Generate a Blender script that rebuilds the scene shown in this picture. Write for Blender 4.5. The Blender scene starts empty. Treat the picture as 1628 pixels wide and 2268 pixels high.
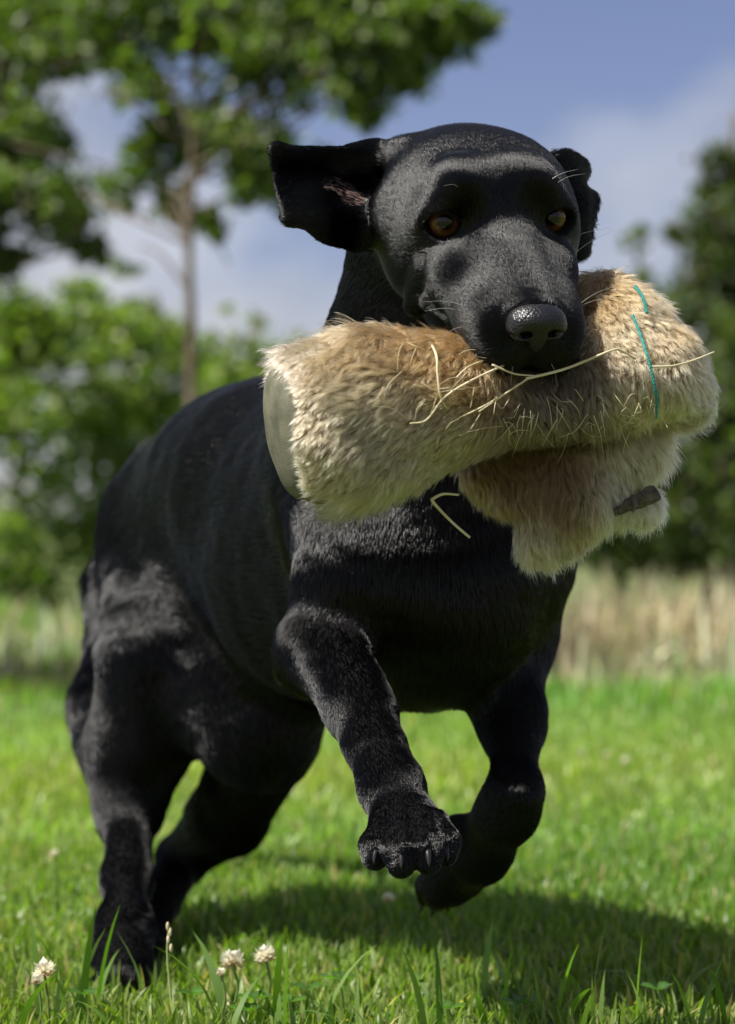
import bpy, bmesh, math, random
import numpy as np
from mathutils import Vector, Matrix
from mathutils.kdtree import KDTree

rng = np.random.default_rng(7)
random.seed(7)
SC = bpy.context.scene
COL = SC.collection

# ------------------------------------------------------------------ camera
CAM_H, F_PX, HORIZON = 0.35, 5440.0, 1180.0      # metres, focal length and eye level on a 1628 x 2268 plate
cam_data = bpy.data.cameras.new("camera")
cam_data.sensor_fit = 'VERTICAL'
cam_data.sensor_height = 36.0
cam_data.lens = F_PX / 2268.0 * 36.0
cam_data.shift_y = (HORIZON - 1134.0) / 2268.0
cam_data.clip_start = 0.05
cam_data.clip_end = 2000.0
cam_data.dof.use_dof = True
cam_data.dof.focus_distance = 1.585
cam_data.dof.aperture_fstop = 6.2
cam = bpy.data.objects.new("camera", cam_data)
cam.location = (0, 0, CAM_H)
cam.rotation_euler = (math.radians(90), 0, 0)
COL.objects.link(cam)
SC.camera = cam

# ------------------------------------------------------------------ light
SUN_TO = Vector((-0.60, -0.24, 1.0)).normalized()     # towards the sun: high, from the left, a little behind the camera
sun_el = math.asin(SUN_TO.z)
world = bpy.data.worlds.new("World")
SC.world = world
world.use_nodes = True
wt = world.node_tree
wt.nodes.clear()
wo = wt.nodes.new('ShaderNodeOutputWorld')
bg = wt.nodes.new('ShaderNodeBackground')
bg.inputs['Strength'].default_value = 0.05
sky = wt.nodes.new('ShaderNodeTexSky')
sky.sky_type = 'NISHITA'
sky.sun_disc = False
sky.sun_elevation = sun_el
sky.sun_rotation = math.atan2(SUN_TO.x, SUN_TO.y)
sky.air_density = 1.0
sky.dust_density = 0.3
sky.ozone_density = 4.0
tc = wt.nodes.new('ShaderNodeTexCoord')
mp = wt.nodes.new('ShaderNodeMapping')
mp.inputs['Scale'].default_value = (1.0, 1.0, 1.7)
mp.inputs['Location'].default_value = (4.376, 2.646, 2.722)
nz = wt.nodes.new('ShaderNodeTexNoise')
nz.inputs['Scale'].default_value = 3.4
nz.inputs['Detail'].default_value = 7.0
nz.inputs['Roughness'].default_value = 0.52
ramp = wt.nodes.new('ShaderNodeValToRGB')
ramp.color_ramp.elements[0].position = 0.45
ramp.color_ramp.elements[1].position = 0.62
nz2 = wt.nodes.new('ShaderNodeTexNoise')
nz2.inputs['Scale'].default_value = 9.0
nz2.inputs['Detail'].default_value = 4.0
cr2 = wt.nodes.new('ShaderNodeValToRGB')
cr2.color_ramp.elements[0].position = 0.3
cr2.color_ramp.elements[0].color = (4.6, 4.8, 5.4, 1)
cr2.color_ramp.elements[1].position = 0.7
cr2.color_ramp.elements[1].color = (9.4, 9.4, 9.6, 1)
mixc = wt.nodes.new('ShaderNodeMix')
mixc.data_type = 'RGBA'
L = wt.links.new
L(tc.outputs['Generated'], mp.inputs['Vector'])
L(mp.outputs['Vector'], nz.inputs['Vector'])
L(mp.outputs['Vector'], nz2.inputs['Vector'])
L(nz.outputs['Fac'], ramp.inputs['Fac'])
L(nz2.outputs['Fac'], cr2.inputs['Fac'])
L(ramp.outputs['Color'], mixc.inputs['Factor'])
grade = wt.nodes.new('ShaderNodeMix'); grade.data_type = 'RGBA'; grade.blend_type = 'MULTIPLY'; grade.inputs['Factor'].default_value = 1.0
grade.inputs[7].default_value = (1.2, 0.98, 1.08, 1)
L(sky.outputs['Color'], grade.inputs[6])
L(grade.outputs[2], mixc.inputs[6])
L(cr2.outputs['Color'], mixc.inputs[7])
L(mixc.outputs[2], bg.inputs['Color'])
L(bg.outputs[0], wo.inputs['Surface'])

sun_d = bpy.data.lights.new("sun", 'SUN')
sun_d.energy = 5.0
sun_d.angle = math.radians(0.53)
sun_d.color = (1.0, 0.955, 0.88)
sun = bpy.data.objects.new("sun", sun_d)
sun.rotation_euler = (-SUN_TO).to_track_quat('-Z', 'Y').to_euler()
sun.location = SUN_TO * 20
COL.objects.link(sun)
vs = SC.view_settings
vs.view_transform = 'Standard'
vs.look = 'None'
vs.exposure = 0.8
vs.gamma = 1.0
vs.use_curve_mapping = False
SC.cycles.max_bounces = 8
SC.cycles.transparent_max_bounces = 8

# ------------------------------------------------------------------ helpers
def P(px, py, d):
    """a point of the plate at distance d, in metres"""
    return np.array([(px - 814.0) / F_PX * d, d, CAM_H + (HORIZON - py) / F_PX * d])

def lerp(a, b, t):
    return a + (b - a) * t

def nrm(v):
    v = np.asarray(v, float)
    return v / np.maximum(np.linalg.norm(v, axis=-1, keepdims=True), 1e-9)

_wv = np.random.default_rng(3)
_W = [(nrm(_wv.normal(size=3)), _wv.uniform(0, 6.28), s) for s in (1, 1, 1, 1.7, 1.7, 1.9, 2.9, 3.1, 3.3)]
def wob(p, scale, seed=0.0):
    """cheap smooth noise in about -1..1"""
    o = 0.0
    for d, ph, s in _W:
        o = o + np.sin((p @ d) * scale * s + ph + seed * (1.3 + s)) / s
    return o / 3.4

def mesh_obj(name, verts, faces, mat=None, parent=None, smooth=True):
    me = bpy.data.meshes.new(name)
    me.from_pydata([tuple(v) for v in verts], [], [tuple(f) for f in faces])
    if mat: me.materials.append(mat)
    if smooth: me.polygons.foreach_set('use_smooth', [True] * len(me.polygons))
    me.update()
    o = bpy.data.objects.new(name, me)
    COL.objects.link(o)
    if parent: o.parent = parent; o.matrix_parent_inverse = parent.matrix_world.inverted()
    return o

def np_mesh(name, verts, faces, mat=None, parent=None, smooth=True, attrs=None):
    """verts n x 3, faces m x k, numpy arrays, one face size"""
    me = bpy.data.meshes.new(name)
    n, (m, k) = len(verts), faces.shape
    me.vertices.add(n)
    me.vertices.foreach_set('co', np.ascontiguousarray(verts, np.float32).ravel())
    me.loops.add(m * k)
    me.loops.foreach_set('vertex_index', np.ascontiguousarray(faces, np.int32).ravel())
    me.polygons.add(m)
    me.polygons.foreach_set('loop_start', np.arange(0, m * k, k, dtype=np.int32))
    me.polygons.foreach_set('use_smooth', np.full(m, smooth))
    if attrs:
        for an, (dom, val) in attrs.items():
            a = me.attributes.new(an, 'FLOAT_COLOR' if val.ndim == 2 else 'FLOAT', dom)
            a.data.foreach_set('color' if val.ndim == 2 else 'value', np.ascontiguousarray(val, np.float32).ravel())
    me.update(calc_edges=True)
    if mat: me.materials.append(mat)
    o = bpy.data.objects.new(name, me)
    COL.objects.link(o)
    if parent: o.parent = parent; o.matrix_parent_inverse = parent.matrix_world.inverted()
    return o

def empty(name, loc, label, cat, group=None):
    o = bpy.data.objects.new(name, None)
    o.location = tuple(loc)
    o.empty_display_size = 0.1
    COL.objects.link(o)
    o['label'] = label; o['category'] = cat
    if group: o['group'] = group
    bpy.context.view_layer.update()
    return o

def tag(o, label=None, cat=None, group=None, kind=None):
    if label: o['label'] = label
    if cat: o['category'] = cat
    if group: o['group'] = group
    if kind: o['kind'] = kind
    return o

def tube(path, radii, sides=6, cap=True):
    path = np.asarray(path, float); n = len(path)
    radii = np.broadcast_to(np.asarray(radii, float), (n,))
    tan = nrm(np.gradient(path, axis=0))
    ref = np.array([0, 0, 1.0]) if abs(tan[0][2]) < 0.9 else np.array([1.0, 0, 0])
    V = []; Fc = []
    u = nrm(np.cross(tan[0], ref))
    for i in range(n):
        u = nrm(u - tan[i] * (u @ tan[i])); w = np.cross(tan[i], u)
        for j in range(sides):
            a = 2 * math.pi * j / sides
            V.append(path[i] + radii[i] * (u * math.cos(a) + w * math.sin(a)))
    for i in range(n - 1):
        for j in range(sides):
            a, b = i * sides + j, i * sides + (j + 1) % sides
            Fc.append((a, b, b + sides, a + sides))
    if cap:
        Fc.append(tuple(range(sides))[::-1]); Fc.append(tuple(range((n - 1) * sides, n * sides)))
    return V, Fc

def spline(pts, n):
    """Catmull-Rom through pts"""
    pts = np.asarray(pts, float)
    q = np.vstack([2 * pts[0] - pts[1], pts, 2 * pts[-1] - pts[-2]])
    out = []
    m = len(pts) - 1
    for i in range(n):
        t = i / (n - 1) * m; k = min(int(t), m - 1); t -= k
        a, b, c, d = q[k], q[k + 1], q[k + 2], q[k + 3]
        out.append(0.5 * ((2 * b) + (c - a) * t + (2 * a - 5 * b + 4 * c - d) * t * t + (3 * b - a - 3 * c + d) * t ** 3))
    return np.array(out)

# ------------------------------------------------------------------ materials
def mat(name, color, rough=0.6, spec=0.5, coat=0.0, coat_rough=0.05, sheen=0.0):
    m = bpy.data.materials.new(name); m.use_nodes = True
    b = m.node_tree.nodes['Principled BSDF']
    b.inputs['Base Color'].default_value = (*color, 1)
    b.inputs['Roughness'].default_value = rough
    b.inputs['Specular IOR Level'].default_value = spec
    b.inputs['Coat Weight'].default_value = coat
    b.inputs['Coat Roughness'].default_value = coat_rough
    b.inputs['Sheen Weight'].default_value = sheen
    return m

def noise_mat(name, c1, c2, scale=20.0, rough=0.7, bump=0.0, bscale=None, detail=4.0, spec=0.4, coords='Object', lo=0.35, hi=0.65):
    m = mat(name, c1, rough, spec)
    nt = m.node_tree; b = nt.nodes['Principled BSDF']
    t = nt.nodes.new('ShaderNodeTexCoord')
    n = nt.nodes.new('ShaderNodeTexNoise'); n.inputs['Scale'].default_value = scale; n.inputs['Detail'].default_value = detail
    r = nt.nodes.new('ShaderNodeValToRGB')
    r.color_ramp.elements[0].color = (*c1, 1); r.color_ramp.elements[1].color = (*c2, 1)
    r.color_ramp.elements[0].position = lo; r.color_ramp.elements[1].position = hi
    nt.links.new(t.outputs[coords], n.inputs['Vector'])
    nt.links.new(n.outputs['Fac'], r.inputs['Fac'])
    nt.links.new(r.outputs['Color'], b.inputs['Base Color'])
    if bump:
        n2 = nt.nodes.new('ShaderNodeTexNoise'); n2.inputs['Scale'].default_value = bscale or scale * 3; n2.inputs['Detail'].default_value = 5
        bp = nt.nodes.new('ShaderNodeBump'); bp.inputs['Strength'].default_value = bump; bp.inputs['Distance'].default_value = 0.01
        nt.links.new(t.outputs[coords], n2.inputs['Vector'])
        nt.links.new(n2.outputs['Fac'], bp.inputs['Height'])
        nt.links.new(bp.outputs['Normal'], b.inputs['Normal'])
    return m

def leaf_mat(name, rough=0.45, trans=0.42, spec=0.5, tint=(1.0, 1.0, 1.0), light=(0.9, 1.15, 0.25)):
    """colour comes from the attribute 'col' (the colour of that leaf); lets light through"""
    m = mat(name, (0.1, 0.2, 0.03), rough, spec)
    nt = m.node_tree; b = nt.nodes['Principled BSDF']; out = nt.nodes['Material Output']
    a = nt.nodes.new('ShaderNodeAttribute'); a.attribute_name = 'col'
    tr = nt.nodes.new('ShaderNodeBsdfTranslucent')
    mu = nt.nodes.new('ShaderNodeMix'); mu.data_type = 'RGBA'; mu.blend_type = 'MULTIPLY'; mu.inputs['Factor'].default_value = 1.0
    mu.inputs[7].default_value = (2.0 * light[0], 2.0 * light[1], 2.0 * light[2], 1)
    mx = nt.nodes.new('ShaderNodeMixShader'); mx.inputs[0].default_value = trans
    nt.links.new(a.outputs['Color'], b.inputs['Base Color'])
    nt.links.new(a.outputs['Color'], mu.inputs[6])
    nt.links.new(mu.outputs[2], tr.inputs['Color'])
    nt.links.new(b.outputs[0], mx.inputs[1]); nt.links.new(tr.outputs[0], mx.inputs[2])
    nt.links.new(mx.outputs[0], out.inputs['Surface'])
    return m

M = {}
M['skin'] = mat('black skin', (0.008, 0.0075, 0.008), 0.9, 0.05)
M['claw'] = mat('claw horn', (0.014, 0.012, 0.011), 0.35, 0.4)
M['pad'] = noise_mat('paw pad', (0.03, 0.027, 0.025), (0.07, 0.062, 0.055), 180, 0.7, 0.5, 900)
M['bark'] = noise_mat('bark', (0.09, 0.065, 0.04), (0.2, 0.155, 0.105), 9, 0.9, 0.6, 40)
M['leaf'] = leaf_mat('leaf')
M['blade'] = leaf_mat('grass blade', 0.42, 0.38, 0.45)
M['straw'] = noise_mat('straw', (0.52, 0.43, 0.24), (0.70, 0.62, 0.42), 60, 0.5, 0.0)
M['ground'] = noise_mat('soil and thatch', (0.065, 0.085, 0.02), (0.12, 0.155, 0.04), 5, 0.95, 0.5, 60)
M['canvas'] = None

# ------------------------------------------------------------------ implicit surfaces
class SDF:
    def __init__(self):
        self.prims = []
    def cone(self, a, b, ra, rb, k=0.03, **kw):
        self.prims.append(dict(t='c', a=np.asarray(a, float), b=np.asarray(b, float), ra=ra, rb=rb, k=k, op=1, **kw))
    def ball(self, a, r, k=0.03, **kw):
        self.cone(a, np.asarray(a) + 1e-5, r, r, k, **kw)
    def ell(self, c, R, rad, k=0.03, op=1, **kw):
        """R: rows are the ellipsoid's axes in world space"""
        self.prims.append(dict(t='e', c=np.asarray(c, float), R=np.asarray(R, float), rad=np.asarray(rad, float), k=k, op=op, **kw))
    def func(self, f, lo, hi, k=0.002, op=-1, **kw):
        self.prims.append(dict(t='f', f=f, lo=np.asarray(lo, float), hi=np.asarray(hi, float), k=k, op=op, **kw))
    @staticmethod
    def dist(p, X):
        if p['t'] == 'c':
            ba = p['b'] - p['a']; pa = X - p['a']
            t = np.clip(pa @ ba / (ba @ ba), 0, 1)
            q = pa - t[:, None] * ba
            return np.sqrt(np.einsum('ij,ij->i', q, q)) - (p['ra'] + (p['rb'] - p['ra']) * t)
        if p['t'] == 'e':
            q = (X - p['c']) @ p['R'].T
            k0 = np.sqrt(np.einsum('ij,ij->i', q / p['rad'], q / p['rad']))
            g = q / p['rad'] ** 2
            k1 = np.sqrt(np.einsum('ij,ij->i', g, g))
            return k0 * (k0 - 1) / np.maximum(k1, 1e-6)
        return p['f'](X)
    @staticmethod
    def box(p, m):
        if p['t'] == 'c':
            r = max(p['ra'], p['rb']) + m
            return np.minimum(p['a'], p['b']) - r, np.maximum(p['a'], p['b']) + r
        if p['t'] == 'e':
            h = np.sqrt(((p['R'] * p['rad'][:, None]) ** 2).sum(0)) + m
            return p['c'] - h, p['c'] + h
        return p['lo'] - m, p['hi'] + m
    @staticmethod
    def comb(D, d, k, op):
        if op > 0:
            h = np.maximum(k - np.abs(D - d), 0) / k
            return np.minimum(D, d) - h * h * k * 0.25
        d = -d
        h = np.maximum(k - np.abs(D - d), 0) / k
        return np.maximum(D, d) + h * h * k * 0.25
    def eval(self, X):
        D = np.full(len(X), 1.0)
        for p in self.prims:
            lo, hi = self.box(p, p['k'] + 0.012)
            m = np.all((X > lo) & (X < hi), axis=1)
            if not m.any(): continue
            i = np.nonzero(m)[0]
            D[i] = self.comb(D[i], self.dist(p, X[i]), p['k'], p['op'])
        return D
    def mesh(self, h):
        bb = [self.box(p, 3 * h) for p in self.prims if p['op'] > 0]
        lo = np.min([b[0] for b in bb], 0); hi = np.max([b[1] for b in bb], 0)
        n = np.ceil((hi - lo) / h).astype(int) + 1
        D = np.full(n, 1.0, np.float32)
        ax = [lo[i] + h * np.arange(n[i]) for i in range(3)]
        for p in self.prims:
            a, b = self.box(p, p['k'] + 4 * h)
            i0 = np.clip(np.floor((a - lo) / h).astype(int), 0, n - 1); i1 = np.clip(np.ceil((b - lo) / h).astype(int) + 1, 1, n)
            if np.any(i1 <= i0): continue
            s = tuple(slice(i0[i], i1[i]) for i in range(3))
            G = np.stack(np.meshgrid(*[ax[i][s[i]] for i in range(3)], indexing='ij'), -1)
            sh = G.shape[:3]
            d = self.dist(p, G.reshape(-1, 3)).reshape(sh)
            D[s] = self.comb(D[s], d, p['k'], p['op'])
        v, f = surface_nets(D)
        v = lo + v * h
        N = quad_normals(v, f)
        d = self.eval(v)                       # settle on the exact surface
        v = v - N * np.clip(d, -0.6 * h, 0.6 * h)[:, None]
        return v, f

def quad_normals(V, Fq):
    fn = np.cross(V[Fq[:, 2]] - V[Fq[:, 0]], V[Fq[:, 3]] - V[Fq[:, 1]])
    N = np.zeros_like(V)
    for i in range(4):
        for k in range(3): N[:, k] += np.bincount(Fq[:, i], fn[:, k], len(V))
    return nrm(N)

def surface_nets(D):
    S = D < 0
    nx, ny, nz_ = D.shape
    cnt = np.zeros((nx - 1, ny - 1, nz_ - 1), np.uint8)
    for a in (0, 1):
        for b in (0, 1):
            for c in (0, 1):
                cnt += S[a:nx - 1 + a, b:ny - 1 + b, c:nz_ - 1 + c]
    act = (cnt > 0) & (cnt < 8)
    idx = np.full(act.shape, -1, np.int64)
    cells = np.argwhere(act)
    idx[act] = np.arange(len(cells))
    acc = np.zeros((len(cells), 3)); num = np.zeros(len(cells))
    for axis in range(3):
        o1, o2 = [i for i in range(3) if i != axis]
        for b in (0, 1):
            for c in (0, 1):
                p0 = cells.copy(); p0[:, o1] += b; p0[:, o2] += c
                p1 = p0.copy(); p1[:, axis] += 1
                d0 = D[tuple(p0.T)].astype(float); d1 = D[tuple(p1.T)].astype(float)
                m = (d0 < 0) != (d1 < 0)
                t = d0[m] / (d0[m] - d1[m])
                q = p0[m].astype(float); q[:, axis] += t
                acc[m] += q; num[m] += 1
    V = acc / num[:, None]
    Fs = []
    for axis in range(3):
        o1, o2 = [i for i in range(3) if i != axis]
        s0 = [slice(None)] * 3; s1 = [slice(None)] * 3
        s0[axis] = slice(0, -1); s1[axis] = slice(1, None)
        A, B = S[tuple(s0)], S[tuple(s1)]
        e = np.argwhere(A != B)
        e = e[(e[:, o1] > 0) & (e[:, o2] > 0) & (e[:, o1] < D.shape[o1] - 1) & (e[:, o2] < D.shape[o2] - 1)]
        inside = A[tuple(e.T)]
        q = []
        for (b, c) in ((1, 1), (0, 1), (0, 0), (1, 0)):
            w = e.copy(); w[:, o1] -= b; w[:, o2] -= c
            q.append(idx[tuple(w.T)])
        q = np.stack(q, 1)
        flip = inside if axis != 1 else ~inside
        q[~flip] = q[~flip][:, ::-1]
        Fs.append(q)
    return V, np.vstack(Fs)

# ------------------------------------------------------------------ fur
def sample_surface(V, Fq, n, density=None):
    """n random points on quads: position, face number"""
    a, b, c, d = (V[Fq[:, i]] for i in range(4))
    ar = 0.5 * np.linalg.norm(np.cross(c - a, d - b), axis=1)
    if density is not None: ar = ar * density
    cs = np.cumsum(ar); f = np.searchsorted(cs, rng.random(n) * cs[-1])
    f = np.minimum(f, len(Fq) - 1)
    u, w = rng.random((n, 1)), rng.random((n, 1))
    return (a[f] * (1 - u) + b[f] * u) * (1 - w) + (d[f] * (1 - u) + c[f] * u) * w, f

def fur_object(name, pts, radius, mat_, parent, color=None, rough=None):
    """pts: n x k x 3 curve points; radius: k or n x k; color: n x k x 4"""
    n, k, _ = pts.shape
    hc = bpy.data.hair_curves.new(name)
    hc.add_curves([k] * n)
    hc.position_data.foreach_set('vector', np.ascontiguousarray(pts, np.float32).ravel())
    r = np.broadcast_to(radius, (n, k))
    at = hc.attributes.get('radius') or hc.attributes.new('radius', 'FLOAT', 'POINT')
    at.data.foreach_set('value', np.ascontiguousarray(r, np.float32).ravel())
    if color is not None:
        ca = hc.attributes.new('col', 'FLOAT_COLOR', 'POINT')
        ca.data.foreach_set('color', np.ascontiguousarray(color, np.float32).ravel())
    if rough is not None:
        ra = hc.attributes.new('sleek', 'FLOAT', 'CURVE')
        ra.data.foreach_set('value', np.ascontiguousarray(rough, np.float32))
    hc.materials.append(mat_)
    o = bpy.data.objects.new(name, hc)
    COL.objects.link(o)
    if parent: o.parent = parent; o.matrix_parent_inverse = parent.matrix_world.inverted()
    return o

def clump(roots, tips_off, n_clumps, amount):
    """pull each strand's offset towards that of its nearest clump centre"""
    ci = rng.choice(len(roots), min(n_clumps, len(roots)), replace=False)
    kd = KDTree(len(ci))
    for j, i in enumerate(ci): kd.insert(roots[i], j)
    kd.balance()
    near = np.array([kd.find(r)[1] for r in roots])
    target = roots[ci][near] + tips_off[ci][near]
    return (target - roots) * amount + tips_off * (1 - amount), near

def hair_mat(name, melanin=None, redness=0.4, color_attr=None, rough=0.3, radial=0.4, coat=0.0, rand=0.1, ior=1.55, rough_attr=None):
    m = bpy.data.materials.new(name); m.use_nodes = True
    nt = m.node_tree; nt.nodes.clear()
    o = nt.nodes.new('ShaderNodeOutputMaterial')
    h = nt.nodes.new('ShaderNodeBsdfHairPrincipled')
    h.model = 'CHIANG'
    h.inputs['Roughness'].default_value = rough
    h.inputs['Radial Roughness'].default_value = radial
    h.inputs['Coat'].default_value = coat
    h.inputs['Random Roughness'].default_value = 0.0
    h.inputs['IOR'].default_value = ior
    if rough_attr:
        ra = nt.nodes.new('ShaderNodeAttribute'); ra.attribute_name = rough_attr
        nt.links.new(ra.outputs['Fac'], h.inputs['Roughness'])
    if melanin is not None:
        h.parametrization = 'MELANIN'
        h.inputs['Melanin'].default_value = melanin
        h.inputs['Melanin Redness'].default_value = redness
        h.inputs['Random Color'].default_value = rand
    else:
        h.parametrization = 'COLOR'
        a = nt.nodes.new('ShaderNodeAttribute'); a.attribute_name = color_attr
        nt.links.new(a.outputs['Color'], h.inputs['Color'])
    nt.links.new(h.outputs[0], o.inputs['Surface'])
    return m

# ------------------------------------------------------------------ ground and lawn
gv, gf = [], []
NXg, NYg = 61, 81
gx = np.concatenate([np.linspace(-400, -8, 10), np.linspace(-6, 6, 41), np.linspace(8, 400, 10)])
gy = np.concatenate([np.linspace(-60, 0.6, 8), np.linspace(1, 12, 60), np.geomspace(13, 900, 13)])
for y in gy:
    for x in gx: gv.append((x, y, 0.0))
for j in range(NYg - 1):
    for i in range(NXg - 1):
        a = j * NXg + i; gf.append((a, a + 1, a + 1 + NXg, a + NXg))
ground = mesh_obj('ground', gv, gf, M['ground'])
tag(ground, 'green lawn ground under the dog', None, None, 'structure')

def blades(n, region, length, width, segs, lean=0.55, cols=None, dry=0.05):
    """region(n) -> x, y ; returns verts, quads/tris as triangles, colours per vertex"""
    x, y = region(n)
    hgt = 0.75 + 0.35 * wob(np.stack([x, y, x * 0], 1), 4.0, 2)
    L_ = length[0] + (length[1] - length[0]) * rng.random(n) ** 1.6
    L_ = L_ * hgt
    w = rng.uniform(width[0], width[1], n) * 0.5
    az = rng.uniform(0, 2 * math.pi, n)
    ln_ = np.abs(rng.normal(0, lean, n)) + 0.08
    dirv = np.stack([np.cos(az), np.sin(az), np.zeros(n)], 1)
    tw = az + math.pi / 2 + rng.normal(0, 0.5, n)
    side = np.stack([np.cos(tw), np.sin(tw), np.zeros(n)], 1)
    V = []; p = np.stack([x, y, np.full(n, -0.002)], 1)
    ang = ln_ * 0.35
    for s in range(segs + 1):
        t = s / segs
        ww = w * (1 - t ** 2.2) * (0.75 + 0.5 * min(t * 2, 1))
        if s < segs:
            V.append(p - side * ww[:, None]); V.append(p + side * ww[:, None])
        else:
            V.append(p.copy())
        st = L_ / segs
        p = p + (dirv * np.sin(ang)[:, None] + np.array([0, 0, 1.0]) * np.cos(ang)[:, None]) * st[:, None]
        ang = np.minimum(ang + ln_ * (1.3 / segs), 2.0)
    k = 2 * segs + 1
    V = np.stack(V, 1).reshape(-1, 3)
    T = []
    for s in range(segs - 1):
        a = 2 * s
        T += [(a, a + 1, a + 3), (a, a + 3, a + 2)]
    a = 2 * (segs - 1); T.append((a, a + 1, a + 2))
    T = np.array(T)
    Fc = (np.arange(n)[:, None, None] * k + T[None]).reshape(-1, 3)
    c = 1.05 * np.array(cols)[rng.integers(0, len(cols), n)] * rng.uniform(0.75, 1.25, (n, 1))
    patch = wob(np.stack([x, y, x * 0], 1), 2.2, 5)
    c = c * (1 + 0.22 * patch[:, None]) * np.array([1, 1, 1])
    c[:, 0] *= 0.93 + 0.2 * wob(np.stack([x, y, x * 0], 1), 3.1, 8)
    d = rng.random(n) < dry
    c[d] = np.array([0.42, 0.34, 0.15]) * rng.uniform(0.7, 1.2, (d.sum(), 1))
    C = np.repeat(np.concatenate([np.clip(c, 0.005, 0.9), np.ones((n, 1))], 1), k, 0)
    return V, Fc, C

def wedge(y0, y1, margin, sx=0.16):
    def f(n):
        y = np.sqrt(rng.uniform(y0 ** 2, y1 ** 2, n))
        x = rng.uniform(-1, 1, n) * (sx * y + margin)
        return x, y
    return f
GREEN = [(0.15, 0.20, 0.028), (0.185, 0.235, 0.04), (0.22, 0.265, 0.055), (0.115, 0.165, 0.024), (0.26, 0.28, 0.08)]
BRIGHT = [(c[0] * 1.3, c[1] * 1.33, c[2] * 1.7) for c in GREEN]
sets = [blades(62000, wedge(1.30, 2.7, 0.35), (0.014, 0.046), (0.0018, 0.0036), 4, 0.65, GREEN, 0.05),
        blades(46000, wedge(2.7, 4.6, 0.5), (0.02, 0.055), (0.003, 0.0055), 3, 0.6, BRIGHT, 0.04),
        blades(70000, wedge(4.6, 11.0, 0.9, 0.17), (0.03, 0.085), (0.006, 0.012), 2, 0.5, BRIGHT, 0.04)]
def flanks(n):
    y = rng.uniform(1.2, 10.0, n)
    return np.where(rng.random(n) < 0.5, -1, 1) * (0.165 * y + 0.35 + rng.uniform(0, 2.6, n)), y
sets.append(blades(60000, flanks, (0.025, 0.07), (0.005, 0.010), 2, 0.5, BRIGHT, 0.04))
# long coarse blades that stand out along the bottom of the picture
LONG = [(850, 2130, 1.74, 0.085), (740, 2175, 1.72, 0.09), (1060, 2205, 1.70, 0.085), (1225, 2130, 1.73, 0.10), (1330, 2150, 1.74, 0.09), (470, 2200, 1.70, 0.08), (300, 2210, 1.71, 0.09),
        (190, 2190, 1.72, 0.085), (60, 2200, 1.70, 0.08), (1450, 2190, 1.72, 0.10), (1560, 2200, 1.71, 0.09), (960, 2220, 1.69, 0.07), (660, 2230, 1.69, 0.075), (1150, 2180, 1.73, 0.08), (1390, 2220, 1.70, 0.07),
        (820, 2215, 1.70, 0.09), (120, 2230, 1.69, 0.07), (1510, 2120, 1.80, 0.09), (905, 2120, 1.80, 0.085), (1280, 2220, 1.69, 0.07), (560, 2220, 1.7, 0.07), (1090, 2120, 1.80, 0.08), (250, 2150, 1.77, 0.08)]
lx = np.array([P(a, 0, d)[0] for a, b, d, l in LONG]); ly = np.array([d for a, b, d, l in LONG])
nL = len(LONG)
sets.append(blades(nL * 3, lambda n: (np.repeat(lx, 3) + rng.normal(0, 0.012, n), np.repeat(ly, 3) + rng.normal(0, 0.03, n)), (0.055, 0.125), (0.003, 0.0062), 5, 0.5, [(0.15, 0.235, 0.035), (0.12, 0.2, 0.028), (0.19, 0.26, 0.06)], 0.03))
off_, Vs, Fs_, Cs = 0, [], [], []
for V, Fc, C in sets:
    Vs.append(V); Fs_.append(Fc + off_); Cs.append(C); off_ += len(V)
grass = np_mesh('grass', np.vstack(Vs), np.vstack(Fs_), M['blade'], None, True, {'col': ('POINT', np.vstack(Cs))})
tag(grass, 'short bright green lawn grass all around the dog', 'grass', None, 'stuff')

# dry uncut grass beyond the lawn
M['dry'] = leaf_mat('dry grass', 0.6, 0.25, 0.3, light=(0.8, 0.75, 0.6))
TAN = [(0.54, 0.44, 0.27), (0.62, 0.53, 0.35), (0.48, 0.38, 0.23), (0.58, 0.5, 0.35), (0.30, 0.29, 0.12)]
def strip(n):
    y = rng.uniform(5.3, 7.8, n) + 0.25 * np.sin(rng.random(n) * 6.28)
    x = np.where(rng.random(n) < 0.86, rng.uniform(0.10, 3.0, n), rng.uniform(-3.0, 0.1, n))
    return x, y
a_ = blades(16000, strip, (0.05, 0.29), (0.007, 0.013), 3, 1.0, TAN, 0.0)
dryg = np_mesh('dry_grass', a_[0], a_[1], M['dry'], None, True, {'col': ('POINT', a_[2])})
tag(dryg, 'band of tall dry straw coloured grass beyond the lawn', 'grass', None, 'stuff')

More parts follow.
